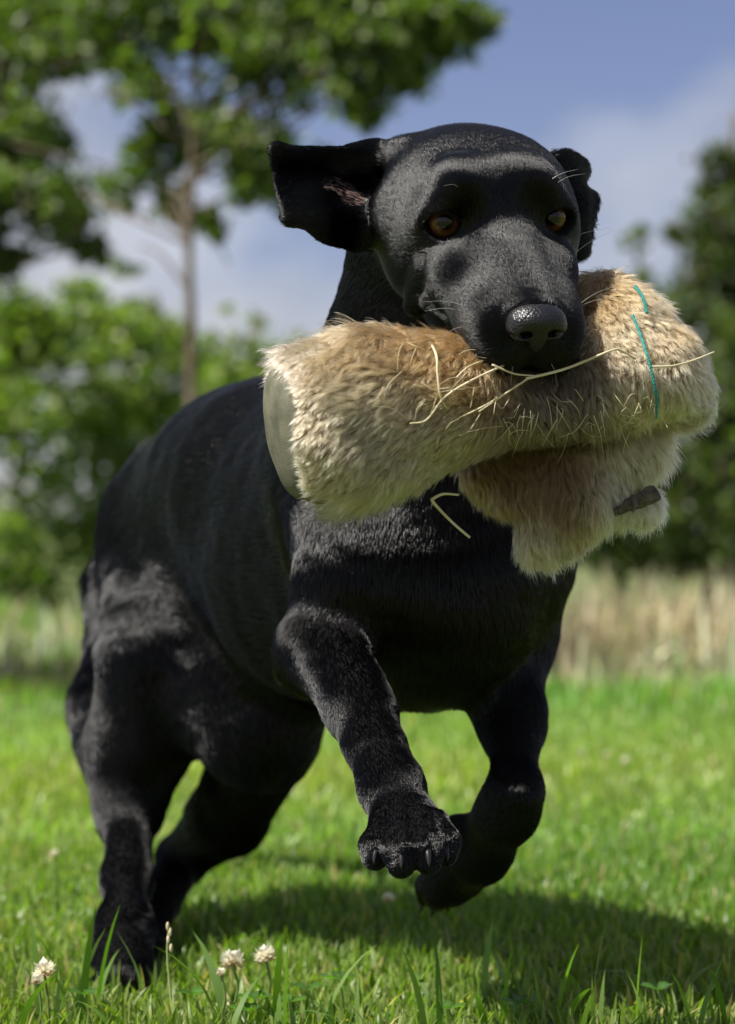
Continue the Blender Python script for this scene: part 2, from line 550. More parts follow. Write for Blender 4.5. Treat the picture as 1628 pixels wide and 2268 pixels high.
# ------------------------------------------------------------------ trees and shrubs
def leaves_in(blobs, per_m3, size, cols, gap=0.0, clumped=0.45, up=0.5, seed=0.0):
    Vs, Cs, n_all = [], [], 0
    for (px, py, d, rp) in blobs:
        c = P(px, py, d); r = rp * d / F_PX
        n = int(max(30, per_m3 * r * r * 4.2))
        ncl = max(4, int(n / 16))
        cc = nrm(rng.normal(size=(ncl, 3))) * (rng.random((ncl, 1)) ** 0.42) * r * np.array([1, 0.85, 0.95]) + c
        w = cc[rng.integers(0, ncl, n)] + rng.normal(size=(n, 3)) * r * 0.24
        q = c + nrm(rng.normal(size=(n, 3))) * (rng.random((n, 1)) ** 0.4) * r
        p = np.where(rng.random((n, 1)) < clumped, w, q)
        if gap: p = p[wob(p, 5.5 / max(r, 0.2) * 0.5, seed) > gap - 0.5]
        p = p[p[:, 2] > 0.03]
        n = len(p)
        s = size * rng.uniform(0.6, 1.25, (n, 1))
        nv = nrm(rng.normal(size=(n, 3)) + np.array([0, -0.2, up]))
        a = nrm(np.cross(nv, rng.normal(size=(n, 3)))); b = np.cross(nv, a)
        fold = nv * s * 0.14
        quad = np.stack([p - a * s * 0.5, p - b * s * 0.36 + fold, p + a * s * 0.5, p + b * s * 0.36 + fold], 1)
        Vs.append(quad.reshape(-1, 3))
        cv = np.array(cols)[rng.integers(0, len(cols), n)] * rng.uniform(0.7, 1.3, (n, 1))
        Cs.append(np.repeat(np.concatenate([cv, np.ones((n, 1))], 1), 4, 0)); n_all += n
    V = np.vstack(Vs); q = np.arange(n_all)[:, None] * 4
    Fc = np.concatenate([q + [0, 1, 2], q + [0, 2, 3]], 0)
    return V, Fc, np.vstack(Cs)

def tree(name, label, cat, trunk, tr, blobs, per, size, cols, group=None, gap=0.0, limbs=True, leafmat='leaf', seed=0.0):
    base = P(*trunk[0]); base[2] = 0
    t = empty(name, base, label, cat, group)
    path = [P(*q) for q in trunk]; path[0][2] = -0.05
    V, Fc = tube(spline(path, 18), np.linspace(tr[0], tr[1], 18) * (1 + 0.06 * np.sin(np.arange(18) * 2.1)), 9)
    tk = mesh_obj('trunk', V, Fc, M['bark'], t)
    sp = spline(path, 40)
    for i, bl in enumerate(blobs):
        c = P(*bl[:3])
        cand = sp[sp[:, 2] < c[2] + 0.05]
        if not len(cand): cand = sp[:6]
        k = np.argmin(np.linalg.norm(cand - c, axis=1) + 0.35 * np.abs(cand[:, 2] - (c[2] - 0.25)))
        a = cand[k]
        mid = (a + c) / 2 + np.array([0, 0, 0.06]) + rng.normal(size=3) * 0.05
        V, Fc = tube(spline([a, mid, c + rng.normal(size=3) * 0.04], 8), np.linspace(tr[1] * 0.55 + 0.002, 0.0025, 8), 6)
        if limbs: mesh_obj('limb', V, Fc, M['bark'], t)
    V, Fc, C = leaves_in(blobs, per, size, cols, gap, seed=seed)
    np_mesh('crown', V, Fc, M[leafmat], t, False, {'col': ('POINT', C)})
    return t

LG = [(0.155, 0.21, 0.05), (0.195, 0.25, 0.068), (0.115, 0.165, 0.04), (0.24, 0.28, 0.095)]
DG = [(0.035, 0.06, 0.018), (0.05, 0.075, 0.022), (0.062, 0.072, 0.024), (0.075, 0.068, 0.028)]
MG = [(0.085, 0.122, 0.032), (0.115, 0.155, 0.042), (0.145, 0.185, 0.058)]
tree('young_tree', 'slender young tree with a thin straight trunk rising behind the dog', 'tree',
     [(416, 1460, 7.0), (418, 1150, 7.0), (424, 800, 7.0), (418, 560, 7.0), (428, 330, 7.0), (440, 60, 7.0), (430, -260, 7.0)], (0.019, 0.008),
     [(610, 150, 6.8, 130), (790, 110, 6.7, 120), (940, 60, 6.6, 100), (1050, 30, 6.6, 70), (1140, -10, 6.6, 50), (820, 225, 6.7, 70), (500, 60, 7.0, 160), (360, 130, 7.1, 110), (520, 250, 6.9, 110), (660, 300, 6.8, 80),
      (330, 350, 7.2, 70), (560, 400, 6.9, 70), (470, 500, 7.1, 45), (260, 30, 7.2, 120), (700, -20, 6.8, 150), (880, -80, 6.8, 130), (420, -120, 7.0, 180), (180, 210, 7.3, 70), (760, 20, 7.2, 120), (640, 60, 7.1, 150), (470, 180, 7.2, 130), (280, 190, 7.3, 90), (400, 300, 7.2, 90), (250, 440, 7.3, 70), (560, 320, 7.0, 90), (720, 220, 6.9, 90), (900, 140, 6.7, 80), (990, 70, 6.7, 70), (100, 130, 7.4, 70), (620, 420, 7.0, 50), (80, 40, 7.6, 150), (60, 330, 7.7, 100), (180, 60, 7.5, 110), (300, 560, 7.4, 50), (150, 420, 7.5, 60), (380, 470, 7.2, 50)],
     6800, 0.044, MG + LG[:1] + DG[:2], gap=0.36, seed=1.0)
tree('tall_tree', 'broad tree with dense leaves coloured dark for its shade beside the slender tree', 'tree',
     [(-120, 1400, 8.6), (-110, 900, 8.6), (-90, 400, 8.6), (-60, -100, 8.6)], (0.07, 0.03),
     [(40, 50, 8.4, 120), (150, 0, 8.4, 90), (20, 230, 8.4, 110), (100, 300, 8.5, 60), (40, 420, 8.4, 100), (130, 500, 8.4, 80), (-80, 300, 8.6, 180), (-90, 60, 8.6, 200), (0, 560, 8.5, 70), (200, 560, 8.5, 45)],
     6000, 0.052, DG + MG[:2], gap=0.22, seed=2.0)  # dark greens put the tree's shade into its leaf colours
GB = 'leafy shrubs growing behind the dog'
def shrub(label, x, d, blobs, per, size, cols, gap=0.15, seed=0.0):
    tree('shrub', label, 'shrub', [(x, HORIZON + CAM_H * F_PX / d, d), (x + 6, HORIZON + 60, d), (x - 5, blobs[0][1], d)], (0.03, 0.012), blobs, per, size, cols, GB, gap, seed=seed)
shrub('bright green shrub at the edge of the picture below the shaded tree', 40, 10.0, [(30, 690, 10, 90), (90, 740, 10, 80), (40, 780, 10, 110), (30, 930, 9.9, 120), (60, 1090, 10, 120), (-60, 850, 10, 130), (20, 1230, 9.8, 100)], 4600, 0.058, LG, 0.30, 3)
shrub('bright green shrub between the edge shrub and the slender trunk', 210, 10.4, [(170, 680, 10.4, 70), (290, 760, 10.4, 80), (200, 740, 10.4, 90), (230, 860, 10.3, 110), (180, 990, 10.4, 110), (280, 1050, 10.3, 90), (190, 1150, 10.2, 110), (150, 1290, 10, 90)], 4600, 0.058, LG, 0.32, 4)
shrub('loose green shrub standing right behind the slender trunk', 370, 10.8, [(310, 700, 10.8, 50), (440, 800, 10.8, 80), (350, 770, 10.8, 80), (380, 880, 10.7, 100), (300, 960, 10.8, 90), (420, 990, 10.8, 110), (360, 1150, 10.6, 140)], 4600, 0.058, LG + MG[:1], 0.32, 5)
shrub('yellow green shrub between the slender trunk and the dog neck', 570, 10.2, [(490, 730, 10.2, 50), (560, 730, 10.2, 40), (540, 790, 10.2, 80), (640, 800, 10.2, 70), (520, 860, 10.1, 70), (600, 900, 10.1, 100), (690, 860, 10.2, 80), (600, 1080, 10.2, 160)], 4600, 0.058, LG, 0.28, 6)
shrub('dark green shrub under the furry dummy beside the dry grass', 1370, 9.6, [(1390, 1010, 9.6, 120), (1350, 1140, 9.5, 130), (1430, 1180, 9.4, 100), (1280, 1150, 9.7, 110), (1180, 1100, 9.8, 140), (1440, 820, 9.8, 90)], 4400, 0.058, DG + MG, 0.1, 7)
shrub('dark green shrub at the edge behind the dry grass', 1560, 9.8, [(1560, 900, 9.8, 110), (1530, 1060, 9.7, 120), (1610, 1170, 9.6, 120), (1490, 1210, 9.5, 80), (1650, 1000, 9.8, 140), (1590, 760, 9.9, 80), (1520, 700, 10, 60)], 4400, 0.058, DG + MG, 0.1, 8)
tree('thin_tree', 'dark ragged tree top against the cloud behind the shrubs', 'tree', [(1640, 1380, 11.5), (1630, 900, 11.5), (1620, 500, 11.5), (1630, 250, 11.5)], (0.05, 0.015),
     [(1600, 360, 11.5, 55), (1580, 500, 11.4, 70), (1530, 640, 11.4, 60), (1600, 720, 11.4, 90), (1640, 560, 11.3, 90), (1500, 520, 11.5, 36), (1630, 470, 11.5, 70), (1560, 420, 11.5, 40), (1610, 600, 11.5, 80), (1545, 560, 11.5, 50), (1690, 400, 11.5, 80), (1660, 650, 11.5, 90)], 4200, 0.055, DG + MG[:1], gap=0.22, seed=9)
tree('sapling', 'small sapling with a few leaf tufts between head and dark shrubs', 'tree', [(1425, 1360, 10.5), (1420, 900, 10.5), (1415, 620, 10.5), (1410, 520, 10.5)], (0.02, 0.006),
     [(1412, 535, 10.5, 34), (1430, 640, 10.5, 46), (1380, 690, 10.5, 50), (1470, 610, 10.5, 30)], 1900, 0.07, MG, gap=0.2, seed=10)
# a tree beside the lawn whose shade falls across the far grass
tree('lawn_tree', 'leafy tree beside the lawn that throws a band of shade on the far grass', 'tree', [(-2700, 1560, 4.6), (-2700, 0, 4.6), (-2650, -3000, 4.6)], (0.09, 0.05),
     [(-2700, -3600, 4.5, 560), (-2000, -3500, 4.75, 520), (-1300, -3700, 4.55, 420), (-3300, -3400, 4.7, 500), (-2300, -3900, 4.9, 400)], 900, 0.10, MG, gap=0.1, seed=11)

# ------------------------------------------------------------------ the dog
dog = empty('dog', P(700, 2190, 1.9) * [1, 1, 0], 'black short-haired dog bounding over the grass with a furry dummy in its mouth', 'dog')
B = SDF()
def R_(px, d): return px * d / F_PX
def seg(a, b, k=0.03, **kw):
    """a, b: (plate x, plate y, distance, radius in plate units)"""
    B.cone(P(*a[:3]), P(*b[:3]), R_(a[3], a[2]), R_(b[3], b[2]), k, **kw)
def chain(pts, k=0.03, **kw):
    for a, b in zip(pts[:-1], pts[1:]): seg(a, b, k, **kw)

# trunk: rib cage, loin, pelvis
axis = nrm(P(440, 1120, 2.24) - P(930, 1230, 1.82))          # towards the tail
upv = nrm(np.array([0, 0, 1.0]) - axis * axis[2])
latv = np.cross(axis, upv)
B.ell(P(812, 1212, 1.95), [latv, axis, upv], (0.100, 0.215, 0.126), 0.05, hl=0.019, fl=axis, rg=0.11)
seg((800, 1150, 1.95, 260), (600, 1090, 2.08, 214), 0.05, hl=0.019, rg=0.11)
seg((600, 1090, 2.08, 212), (535, 1104, 2.145, 202), 0.05, hl=0.019, rg=0.11)
seg((535, 1104, 2.145, 200), (462, 1132, 2.21, 172), 0.05, hl=0.019, rg=0.12)
seg((425, 1190, 2.13, 26), (505, 1345, 2.08, 16), 0.02, hl=0.012)
seg((690, 1330, 2.0, 200), (560, 1300, 2.14, 165), 0.05, hl=0.018, rg=0.11)
B.ell(P(960, 1300, 1.80), [latv, axis, upv], (0.07, 0.08, 0.085), 0.045, hl=0.022, fl=np.array([0.1, 0.3, -1]))
# neck
seg((952, 560, 1.73, 172), (938, 760, 1.76, 178), 0.05, hl=0.019)
seg((948, 760, 1.76, 168), (900, 1020, 1.83, 218), 0.05, hl=0.023)
seg((935, 820, 1.81, 150), (810, 1010, 1.96, 130), 0.06, hl=0.02)
seg((990, 940, 1.78, 150), (985, 1180, 1.79, 150), 0.05, hl=0.024)
# near fore leg (its right)
seg((790, 1010, 1.90, 110), (820, 1240, 1.765, 124), 0.06, hl=0.02, rg=0.17)
seg((818, 1240, 1.765, 124), (708, 1440, 1.755, 84), 0.03, hl=0.016, fl=np.array([-0.5, 0.1, -1]), rg=0.17)
seg((700, 1455, 1.76, 84), (643, 1487, 1.79, 30), 0.02, hl=0.012, rg=0.17)
seg((704, 1442, 1.74, 74), (786, 1570, 1.675, 60), 0.02, hl=0.0059, fl=np.array([0.2, -0.6, -0.75]), rg=0.17)
seg((786, 1570, 1.675, 60), (832, 1655, 1.64, 52), 0.02, hl=0.0052, fl=np.array([0.2, -0.6, -0.75]), rg=0.17)
seg((832, 1655, 1.64, 52), (866, 1742, 1.61, 57), 0.02, hl=0.0046, fl=np.array([0.15, -0.6, -0.75]), rg=0.17)
seg((765, 1470, 1.71, 54), (826, 1575, 1.665, 34), 0.025, hl=0.0052, fl=np.array([0.2, -0.6, -0.75]), rg=0.17)
seg((866, 1742, 1.61, 57), (894, 1806, 1.59, 64), 0.02, hl=0.0039, rg=0.17)
pawc = P(903, 1838, 1.585)
B.ell(pawc, np.eye(3), (0.0238, 0.023, 0.018), 0.010, hl=0.0033, fl=np.array([0.2, -0.3, -1]))
toesA = [((856, 1822, 1.575, 32), (834, 1872, 1.560, 35), (831, 1898, 1.556, 27)),
         ((886, 1818, 1.565, 35), (888, 1882, 1.545, 39), (889, 1911, 1.541, 30)),
         ((932, 1818, 1.565, 35), (946, 1878, 1.545, 38), (950, 1907, 1.541, 29)),
         ((962, 1822, 1.575, 31), (984, 1866, 1.560, 33), (989, 1890, 1.556, 25))]
for t in toesA: chain(t, 0.004, hl=0.0026)
for (p, q) in (((870, 1845, 1.540), (860, 1915, 1.530)), ((911, 1838, 1.530), (918, 1922, 1.520)), ((958, 1845, 1.540), (972, 1910, 1.530))):
    B.cone(P(*p), P(*q), 0.0026, 0.0046, 0.005, hl=0.0026); B.prims[-1]['op'] = -1
# off fore leg (its left), wrist folded back
seg((1050, 1000, 1.88, 115), (1122, 1230, 1.83, 118), 0.04, hl=0.019)
seg((1122, 1230, 1.83, 118), (1116, 1420, 1.87, 90), 0.03, hl=0.016)
seg((1120, 1420, 1.86, 90), (1134, 1590, 1.80, 62), 0.03, hl=0.0059)
seg((1134, 1590, 1.80, 62), (1140, 1735, 1.765, 47), 0.025, hl=0.0046)
seg((1146, 1755, 1.76, 46), (1122, 1800, 1.775, 58), 0.02, hl=0.0039)
seg((1122, 1800, 1.775, 58), (1062, 1880, 1.82, 68), 0.02, hl=0.0039)
seg((1062, 1880, 1.82, 68), (1000, 1942, 1.85, 52), 0.015, hl=0.0039)
B.ball(P(1012, 1833, 1.80), R_(29, 1.80), 0.01, hl=0.0026)
toesB = [((985, 1915, 1.84, 34), (950, 1965, 1.855, 25), (941, 1990, 1.86, 16)),
         ((1000, 1930, 1.83, 36), (975, 1975, 1.84, 28), (966, 1997, 1.845, 18)),
         ((1025, 1935, 1.84, 36), (1010, 1968, 1.85, 28), (1000, 1988, 1.855, 18)),
         ((1055, 1920, 1.85, 34), (1040, 1952, 1.86, 25), (1032, 1969, 1.862, 17))]
for t in toesB: chain(t, 0.008, hl=0.0026)
# near hind leg (its right)
seg((368, 1195, 2.21, 104), (350, 1450, 2.09, 88), 0.08, hl=0.02, fl=np.array([0.12, -0.50, -0.85]), rg=0.17)
seg((270, 1310, 2.28, 78), (256, 1570, 2.20, 70), 0.07, hl=0.034)
seg((252, 1570, 2.20, 78), (266, 1660, 2.16, 66), 0.04, hl=0.03)
seg((266, 1660, 2.16, 66), (280, 1790, 2.11, 50), 0.04, hl=0.016)
seg((400, 1200, 2.20, 112), (388, 1440, 2.07, 62), 0.06, hl=0.02, fl=np.array([0.12, -0.50, -0.85]), rg=0.17)
seg((388, 1440, 2.07, 62), (366, 1600, 2.08, 50), 0.035, hl=0.016, fl=np.array([0.12, -0.50, -0.85]), rg=0.17)
seg((345, 1450, 2.09, 92), (306, 1640, 2.09, 88), 0.06, hl=0.014, fl=np.array([0.12, -0.50, -0.85]), rg=0.17)
seg((306, 1640, 2.09, 88), (288, 1790, 2.08, 66), 0.03, hl=0.01, fl=np.array([0.12, -0.50, -0.85]), rg=0.17)
seg((286, 1790, 2.08, 58), (281, 1950, 2.01, 45), 0.02, hl=0.0052, fl=np.array([0.12, -0.50, -0.85]), rg=0.17)
seg((281, 1950, 2.01, 47), (275, 2060, 1.94, 49), 0.02, hl=0.0046, fl=np.array([0.12, -0.50, -0.85]), rg=0.17)
B.ball(P(272, 1835, 2.11), R_(44, 2.11), 0.02, hl=0.0059)
seg((275, 2060, 1.94, 48), (266, 2120, 1.905, 52), 0.03, hl=0.0046, fl=np.array([0.12, -0.50, -0.85]), rg=0.17)
toesC = [((240, 2100, 1.90, 30), (226, 2150, 1.885, 29), (222, 2170, 1.88, 22)),
         ((256, 2100, 1.895, 32), (250, 2155, 1.87, 32), (247, 2178, 1.865, 24)),
         ((280, 2100, 1.895, 32), (284, 2155, 1.87, 32), (285, 2178, 1.865, 24)),
         ((296, 2100, 1.90, 30), (310, 2150, 1.885, 29), (313, 2168, 1.88, 22))]
for t in toesC: chain(t, 0.012, hl=0.0033)
# off hind leg (its left)
seg((500, 1260, 2.18, 168), (558, 1545, 2.05, 136), 0.04, hl=0.016)
seg((558, 1545, 2.05, 136), (575, 1630, 2.03, 118), 0.04, hl=0.014)
seg((588, 1640, 2.06, 108), (505, 1808, 2.15, 84), 0.016, hl=0.012)
seg((505, 1808, 2.15, 84), (402, 1903, 2.22, 50), 0.014, hl=0.0059)
seg((402, 1903, 2.22, 50), (352, 2000, 2.13, 42), 0.012, hl=0.0052)
seg((352, 2000, 2.13, 42), (328, 2075, 2.04, 40), 0.012, hl=0.0046)
seg((328, 2075, 2.04, 42), (322, 2115, 1.99, 42), 0.012, hl=0.0046)
for dx, dd in ((-26, 0.0), (-8, -0.02), (12, -0.02), (30, 0.0)):
    seg((322 + dx * 0.7, 2095, 1.985 + dd, 24), (322 + dx, 2122, 1.965 + dd, 22), 0.008, hl=0.0033)
# tail, streaming back and down behind the thigh
chain([(350, 1040, 2.34, 56), (300, 1150, 2.44, 50), (270, 1400, 2.52, 46), (262, 1600, 2.52, 36), (268, 1700, 2.50, 18)], 0.02, hl=0.034)

# head, laid out in its own frame (centimetres: x to its left side, y along the muzzle, z up, zero between the eyes)
yaw, pitch, roll = math.radians(14), math.radians(32.5), math.radians(4.7)
hf = np.array([math.sin(yaw) * math.cos(pitch), -math.cos(yaw) * math.cos(pitch), -math.sin(pitch)])
hr0 = np.array([math.cos(yaw), math.sin(yaw), 0.0])
hu0 = np.cross(hf, hr0)
hr = hr0 * math.cos(roll) + hu0 * math.sin(roll)
hu = hu0 * math.cos(roll) - hr0 * math.sin(roll)
HO = P(1108, 497, 1.60)
HR = np.stack([hr, hf, hu])
def H(x, y, z): return HO + 0.01 * (x * hr + y * hf + z * hu)
def hel(c, r, k=1.0, op=1, rot=None, **kw):
    Rm = HR if rot is None else rot @ HR
    kw.setdefault('rg', 0.185); B.ell(H(*c), Rm, np.array(r) * 0.01, k * 0.01, op, **kw)
def hcone(a, b, ra, rb, k=1.0, **kw):
    kw.setdefault('rg', 0.185); B.cone(H(*a), H(*b), ra * 0.01, rb * 0.01, k * 0.01, **kw)
def rotz(a):
    c, s = math.cos(a), math.sin(a); return np.array([[c, s, 0], [-s, c, 0], [0, 0, 1.0]])
def rotx(a):
    c, s = math.cos(a), math.sin(a); return np.array([[1.0, 0, 0], [0, c, s], [0, -s, c]])
back = -hf
hel((0, -6.0, -0.6), (6.0, 6.6, 4.5), 1.0, hl=0.009, fl=back)
hel((0, -10.2, -2.4), (4.6, 3.4, 4.0), 2.0, hl=0.013, fl=back)
hel((0, -2.3, 1.35), (4.3, 3.0, 2.5), 1.8, hl=0.007, fl=back + 0.3 * hu)
for s in (-1, 1):
    hel((s * 4.5, -4.2, -0.6), (1.75, 4.0, 2.5), 1.6, hl=0.008, fl=back)
    hel((s * 2.9, -1.0, 1.6), (1.6, 1.0, 0.6), 1.4, hl=0.006, fl=back + 0.5 * hu)
    hel((s * 2.2, 4.7, -3.6), (1.95, 4.8, 2.3), 1.3, hl=0.005, fl=back)
    hel((s * 1.6, 8.2, -4.25), (1.8, 1.8, 2.25), 0.9, hl=0.004, fl=back - 0.5 * hu)
    hel((s * 3.0, 1.0, -2.6), (1.95, 3.2, 2.0), 1.2, hl=0.006, fl=back)
    hel((s * 4.2, -4.6, -3.8), (2.3, 3.8, 3.5), 1.6, hl=0.009, fl=back - 0.4 * hu)
    # folds pushed up in front of the cheek by the open mouth
    for (p, q, r_) in (((3.75, 3.6, -2.9), (4.75, 0.2, -2.9), 0.42), ((3.9, 3.4, -4.0), (5.05, -0.3, -4.1), 0.5), ((4.0, 2.9, -5.2), (5.25, -1.4, -5.5), 0.55)):
        m_ = (0.5 * (p[0] + q[0]) + 0.28, 0.5 * (p[1] + q[1]), 0.5 * (p[2] + q[2]) + 0.35)
        hcone((s * (p[0] - .5), p[1], p[2]), (s * (m_[0] - .5), m_[1], m_[2]), r_ * 0.7, r_, 0.45, hl=0.006, fl=back)
        hcone((s * (m_[0] - .5), m_[1], m_[2]), (s * (q[0] - .5), q[1], q[2]), r_, r_ * 0.7, 0.45, hl=0.006, fl=back)
    hcone((s * 4.7, -0.4, -3.0), (s * 4.9, -1.6, -6.4), 0.5, 0.7, 0.7, hl=0.008, fl=back - hu)
    hcone((s * 2.2, -4, -8.0), (s * 1.3, 3.2, -9.6), 1.5, 1.0, 1.0, hl=0.006, fl=back)
hcone((0, 0.3, -1.05), (0, 8.0, -2.25), 2.4, 1.8, 1.4, hl=0.005, fl=back)
hcone((0, -5.5, -7.2), (0, 3.6, -9.7), 3.0, 1.3, 1.2, hl=0.007, fl=back)
hcone((0, -7.5, -3.5), (0, -11.5, -6.5), 5.2, 5.6, 2.5, hl=0.016, fl=back - hu)
# flat top and temples
def plane_cut(c, nl, k):
    c, nw = H(*c), nrm(np.array(nl, float)) @ HR
    B.func(lambda X: -((X - c) @ nw), HO - 0.14, HO + 0.10, k * 0.01, -1)
plane_cut((0, -5.0, 3.5), (0, -0.06, 1.0), 2.2)
for s in (-1, 1): hel((s * 1.95, -1.75, 2.6), (1.7, 1.8, 1.0), 1.7, hl=0.006, fl=back + 0.5 * hu)
for s in (-1, 1): plane_cut((s * 4.9, -4.0, 2.6), (s * 0.85, 0.12, 0.55), 1.6)
# seat for the nose leather
hel((0, 9.3, -2.05), (1.75, 1.2, 1.15), 0.5, hl=0.003, fl=back)
# furrow up the forehead and the groove under the nose
B.cone(H(0, 1.7, 2.9), H(0, -4.0, 6.3), 0.014, 0.016, 0.02, hl=0.006); B.prims[-1]['op'] = -1
B.cone(H(0, 10.6, -3.1), H(0, 10.2, -5.4), 0.0022, 0.0022, 0.004, hl=0.003); B.prims[-1]['op'] = -1
# eye openings
EYE_R = 1.20
EYES = []
for s in (-1, 1):
    g = nrm(np.array([s * 0.36, 1.0, 0.06]))            # where the lid opening faces, head frame
    c = np.array([s * 3.54, -0.85, 0.0])
    ex = nrm(np.cross(g, [0, 0, 1.0])); ez = np.cross(ex, g)
    tilt = -s * 0.16
    ex2 = ex * math.cos(tilt) + ez * math.sin(tilt); ez2 = np.cross(ex2, g)
    EYES.append((s, c, g, ex2, ez2))
    hel(tuple(c + g * 0.05), (1.62, 1.5, 1.45), 0.7, hl=0.004, fl=back)
    Cw = H(*c); Gw = g @ HR; Xw = ex2 @ HR; Zw = ez2 @ HR
    def lens(X, Cw=Cw, Gw=Gw, Xw=Xw, Zw=Zw):
        q = X - Cw
        a, b, y = q @ Xw, q @ Zw, q @ Gw
        up = np.hypot(a, b + 0.0040) - 0.0134
        dn = np.hypot(a, b - 0.0056) - 0.0132
        ball = 0.0104 - np.sqrt(np.einsum('ij,ij->i', q, q))
        return np.maximum(np.maximum(np.maximum(up, dn), ball), -y)
    B.func(lens, Cw - 0.022, Cw + 0.022, 0.0016, -1)

# ears as soft sheets
def sheet(ctrl, r, k, nu, nv, flow, hl):
    rows = [spline([P(*p) for p in row], nu) for row in ctrl]
    grid = np.stack([spline([rows[j][i] for j in range(len(rows))], nv) for i in range(nu)], 0)   # nu x nv
    C = grid.reshape(-1, 3); s_ = 0.0016
    cc = (C * C).sum(1)
    def f(X):
        out = np.empty(len(X))
        for i in range(0, len(X), 8000):
            x = X[i:i + 8000]
            d = np.sqrt(np.maximum((x * x).sum(1)[:, None] + cc - 2 * x @ C.T, 1e-10))
            m_ = d.min(1)
            out[i:i + 8000] = m_ - s_ * np.log(np.exp(-(d - m_[:, None]) / s_).sum(1)) - r + s_ * 1.2
        return out
    B.func(f, C.min(0) - r, C.max(0) + r, k, 1, hl=hl, fl=flow)
    return grid
earA = sheet([
    [(866, 332, 1.69), (790, 328, 1.672), (710, 330, 1.664), (650, 332, 1.660), (610, 322, 1.660)],
    [(866, 356, 1.705), (790, 352, 1.694), (710, 352, 1.686), (652, 352, 1.678), (610, 352, 1.668)],
    [(850, 405, 1.70), (785, 398, 1.690), (720, 400, 1.678), (662, 408, 1.668), (616, 410, 1.660)],
    [(835, 450, 1.68), (785, 440, 1.670), (722, 436, 1.656), (674, 444, 1.650), (632, 456, 1.650)],
    [(820, 500, 1.67), (782, 490, 1.652), (745, 490, 1.642), (704, 486, 1.640), (640, 490, 1.646)],
    [(812, 528, 1.685), (780, 538, 1.662), (750, 536, 1.652), (710, 522, 1.650), (670, 472, 1.654)]],
    0.0024, 0.006, 28, 38, nrm(P(600, 450, 1.65) - P(830, 400, 1.68)), 0.006)
seg((798, 350, 1.688, 12), (880, 345, 1.675, 30), 0.02, hl=0.007)
seg((796, 512, 1.672, 12), (872, 470, 1.652, 28), 0.025, hl=0.007)
earB = sheet([
    [(1222, 345, 1.70), (1222, 400, 1.70), (1235, 470, 1.70), (1250, 560, 1.71)],
    [(1258, 338, 1.715), (1262, 400, 1.70), (1268, 470, 1.695), (1275, 565, 1.70)],
    [(1290, 358, 1.73), (1282, 402, 1.715), (1296, 455, 1.70), (1298, 560, 1.71)],
    [(1300, 378, 1.745), (1280, 412, 1.735), (1318, 442, 1.73), (1302, 540, 1.73)]],
    0.0042, 0.007, 16, 12, np.array([0.3, 0.6, -0.6]), 0.008)

BV, BF = B.mesh(0.0026)
BN = quad_normals(BV, BF)
hw = np.clip(np.linalg.norm((BV - H(0, 0, -1)) / 0.11, axis=1) - 1, 0, 1)          # muscle, skin and bone under the coat; the head keeps its own relief
lw = np.clip((BV[:, 2] - 0.12) / 0.2, 0.35, 1)
BV = BV + BN * (hw * lw * (0.0020 * wob(BV, 30, 1) + 0.0012 * wob(BV, 75, 2)) + (0.15 + 0.85 * hw) * 0.0006 * wob(BV, 170, 3))[:, None]
BN = quad_normals(BV, BF)
earc = [P(768, 428, 1.682), P(742, 414, 1.680), P(788, 448, 1.672)]
pink = np.clip(1.25 - np.min([np.linalg.norm((BV - c) / [0.0085, 0.03, 0.0065], axis=1) for c in earc], 0), 0, 1) * (BN[:, 1] < 0.2)
skin_col = np.stack([lerp(0.008, 0.20, pink), lerp(0.0075, 0.135, pink), lerp(0.008, 0.115, pink), np.ones_like(pink)], 1)
body = np_mesh('body', BV, BF, M['skin'], dog, attrs={'col': ('POINT', skin_col)})
nt = M['skin'].node_tree; at = nt.nodes.new('ShaderNodeAttribute'); at.attribute_name = 'col'
nt.links.new(at.outputs['Color'], nt.nodes['Principled BSDF'].inputs['Base Color'])

# ---- coat
COAT = True
M['coat'] = hair_mat('black coat', melanin=1.0, redness=0.3, rough=0.16, radial=0.22, coat=0.0, rand=0.0, ior=1.42, rough_attr='sleek')
def flow_len(X):
    """direction and length of the hair at points X, from the bones near by"""
    Fd = np.zeros_like(X); Ln = np.zeros(len(X)); Rg = np.zeros(len(X)); W = np.zeros(len(X)) + 1e-9
    for p in B.prims:
        if p['op'] < 0 or 'hl' not in p: continue
        lo, hi = B.box(p, 0.03)
        i = np.nonzero(np.all((X > lo) & (X < hi), axis=1))[0]
        if not len(i): continue
        d = B.dist(p, X[i])
        w = np.exp(-np.maximum(d, -0.004) / (0.004 + 0.16 * min(p.get('ra', 0.02), 0.1)))
        if p['t'] == 'c' and 'fl' not in p: f = nrm(p['b'] - p['a'])
        else: f = nrm(np.asarray(p.get('fl', axis), float))
        Fd[i] += w[:, None] * f; Ln[i] += w * p['hl']; Rg[i] += w * p.get('rg', 0.13); W[i] += w
    return Fd / W[:, None], Ln / W, Rg / W

vf, vl, vg = flow_len(BV)                                  # on the mesh, then evened out so that the coat lies in one sweep
vf = nrm(vf)
ea = np.concatenate([BF[:, [0, 1]], BF[:, [1, 2]], BF[:, [2, 3]], BF[:, [3, 0]]]); nv_ = len(BV)
deg = np.bincount(ea[:, 0], minlength=nv_) + 1.0
for it in range(80):
    for k in range(3): vf[:, k] = (vf[:, k] + np.bincount(ea[:, 0], vf[ea[:, 1], k], nv_)) / deg
    if it < 40: vg = (vg + np.bincount(ea[:, 0], vg[ea[:, 1]], nv_)) / deg
    if it < 44: vl = (vl + np.bincount(ea[:, 0], vl[ea[:, 1]], nv_)) / deg
    vf = vf - BN * np.einsum('ij,ij->i', vf, BN)[:, None] * 0.5
qc = BV[BF].mean(1)
head_w = np.exp(-np.maximum(np.linalg.norm((qc - H(0, 2, -1)) / 0.10, axis=1) - 1, 0) * 4)
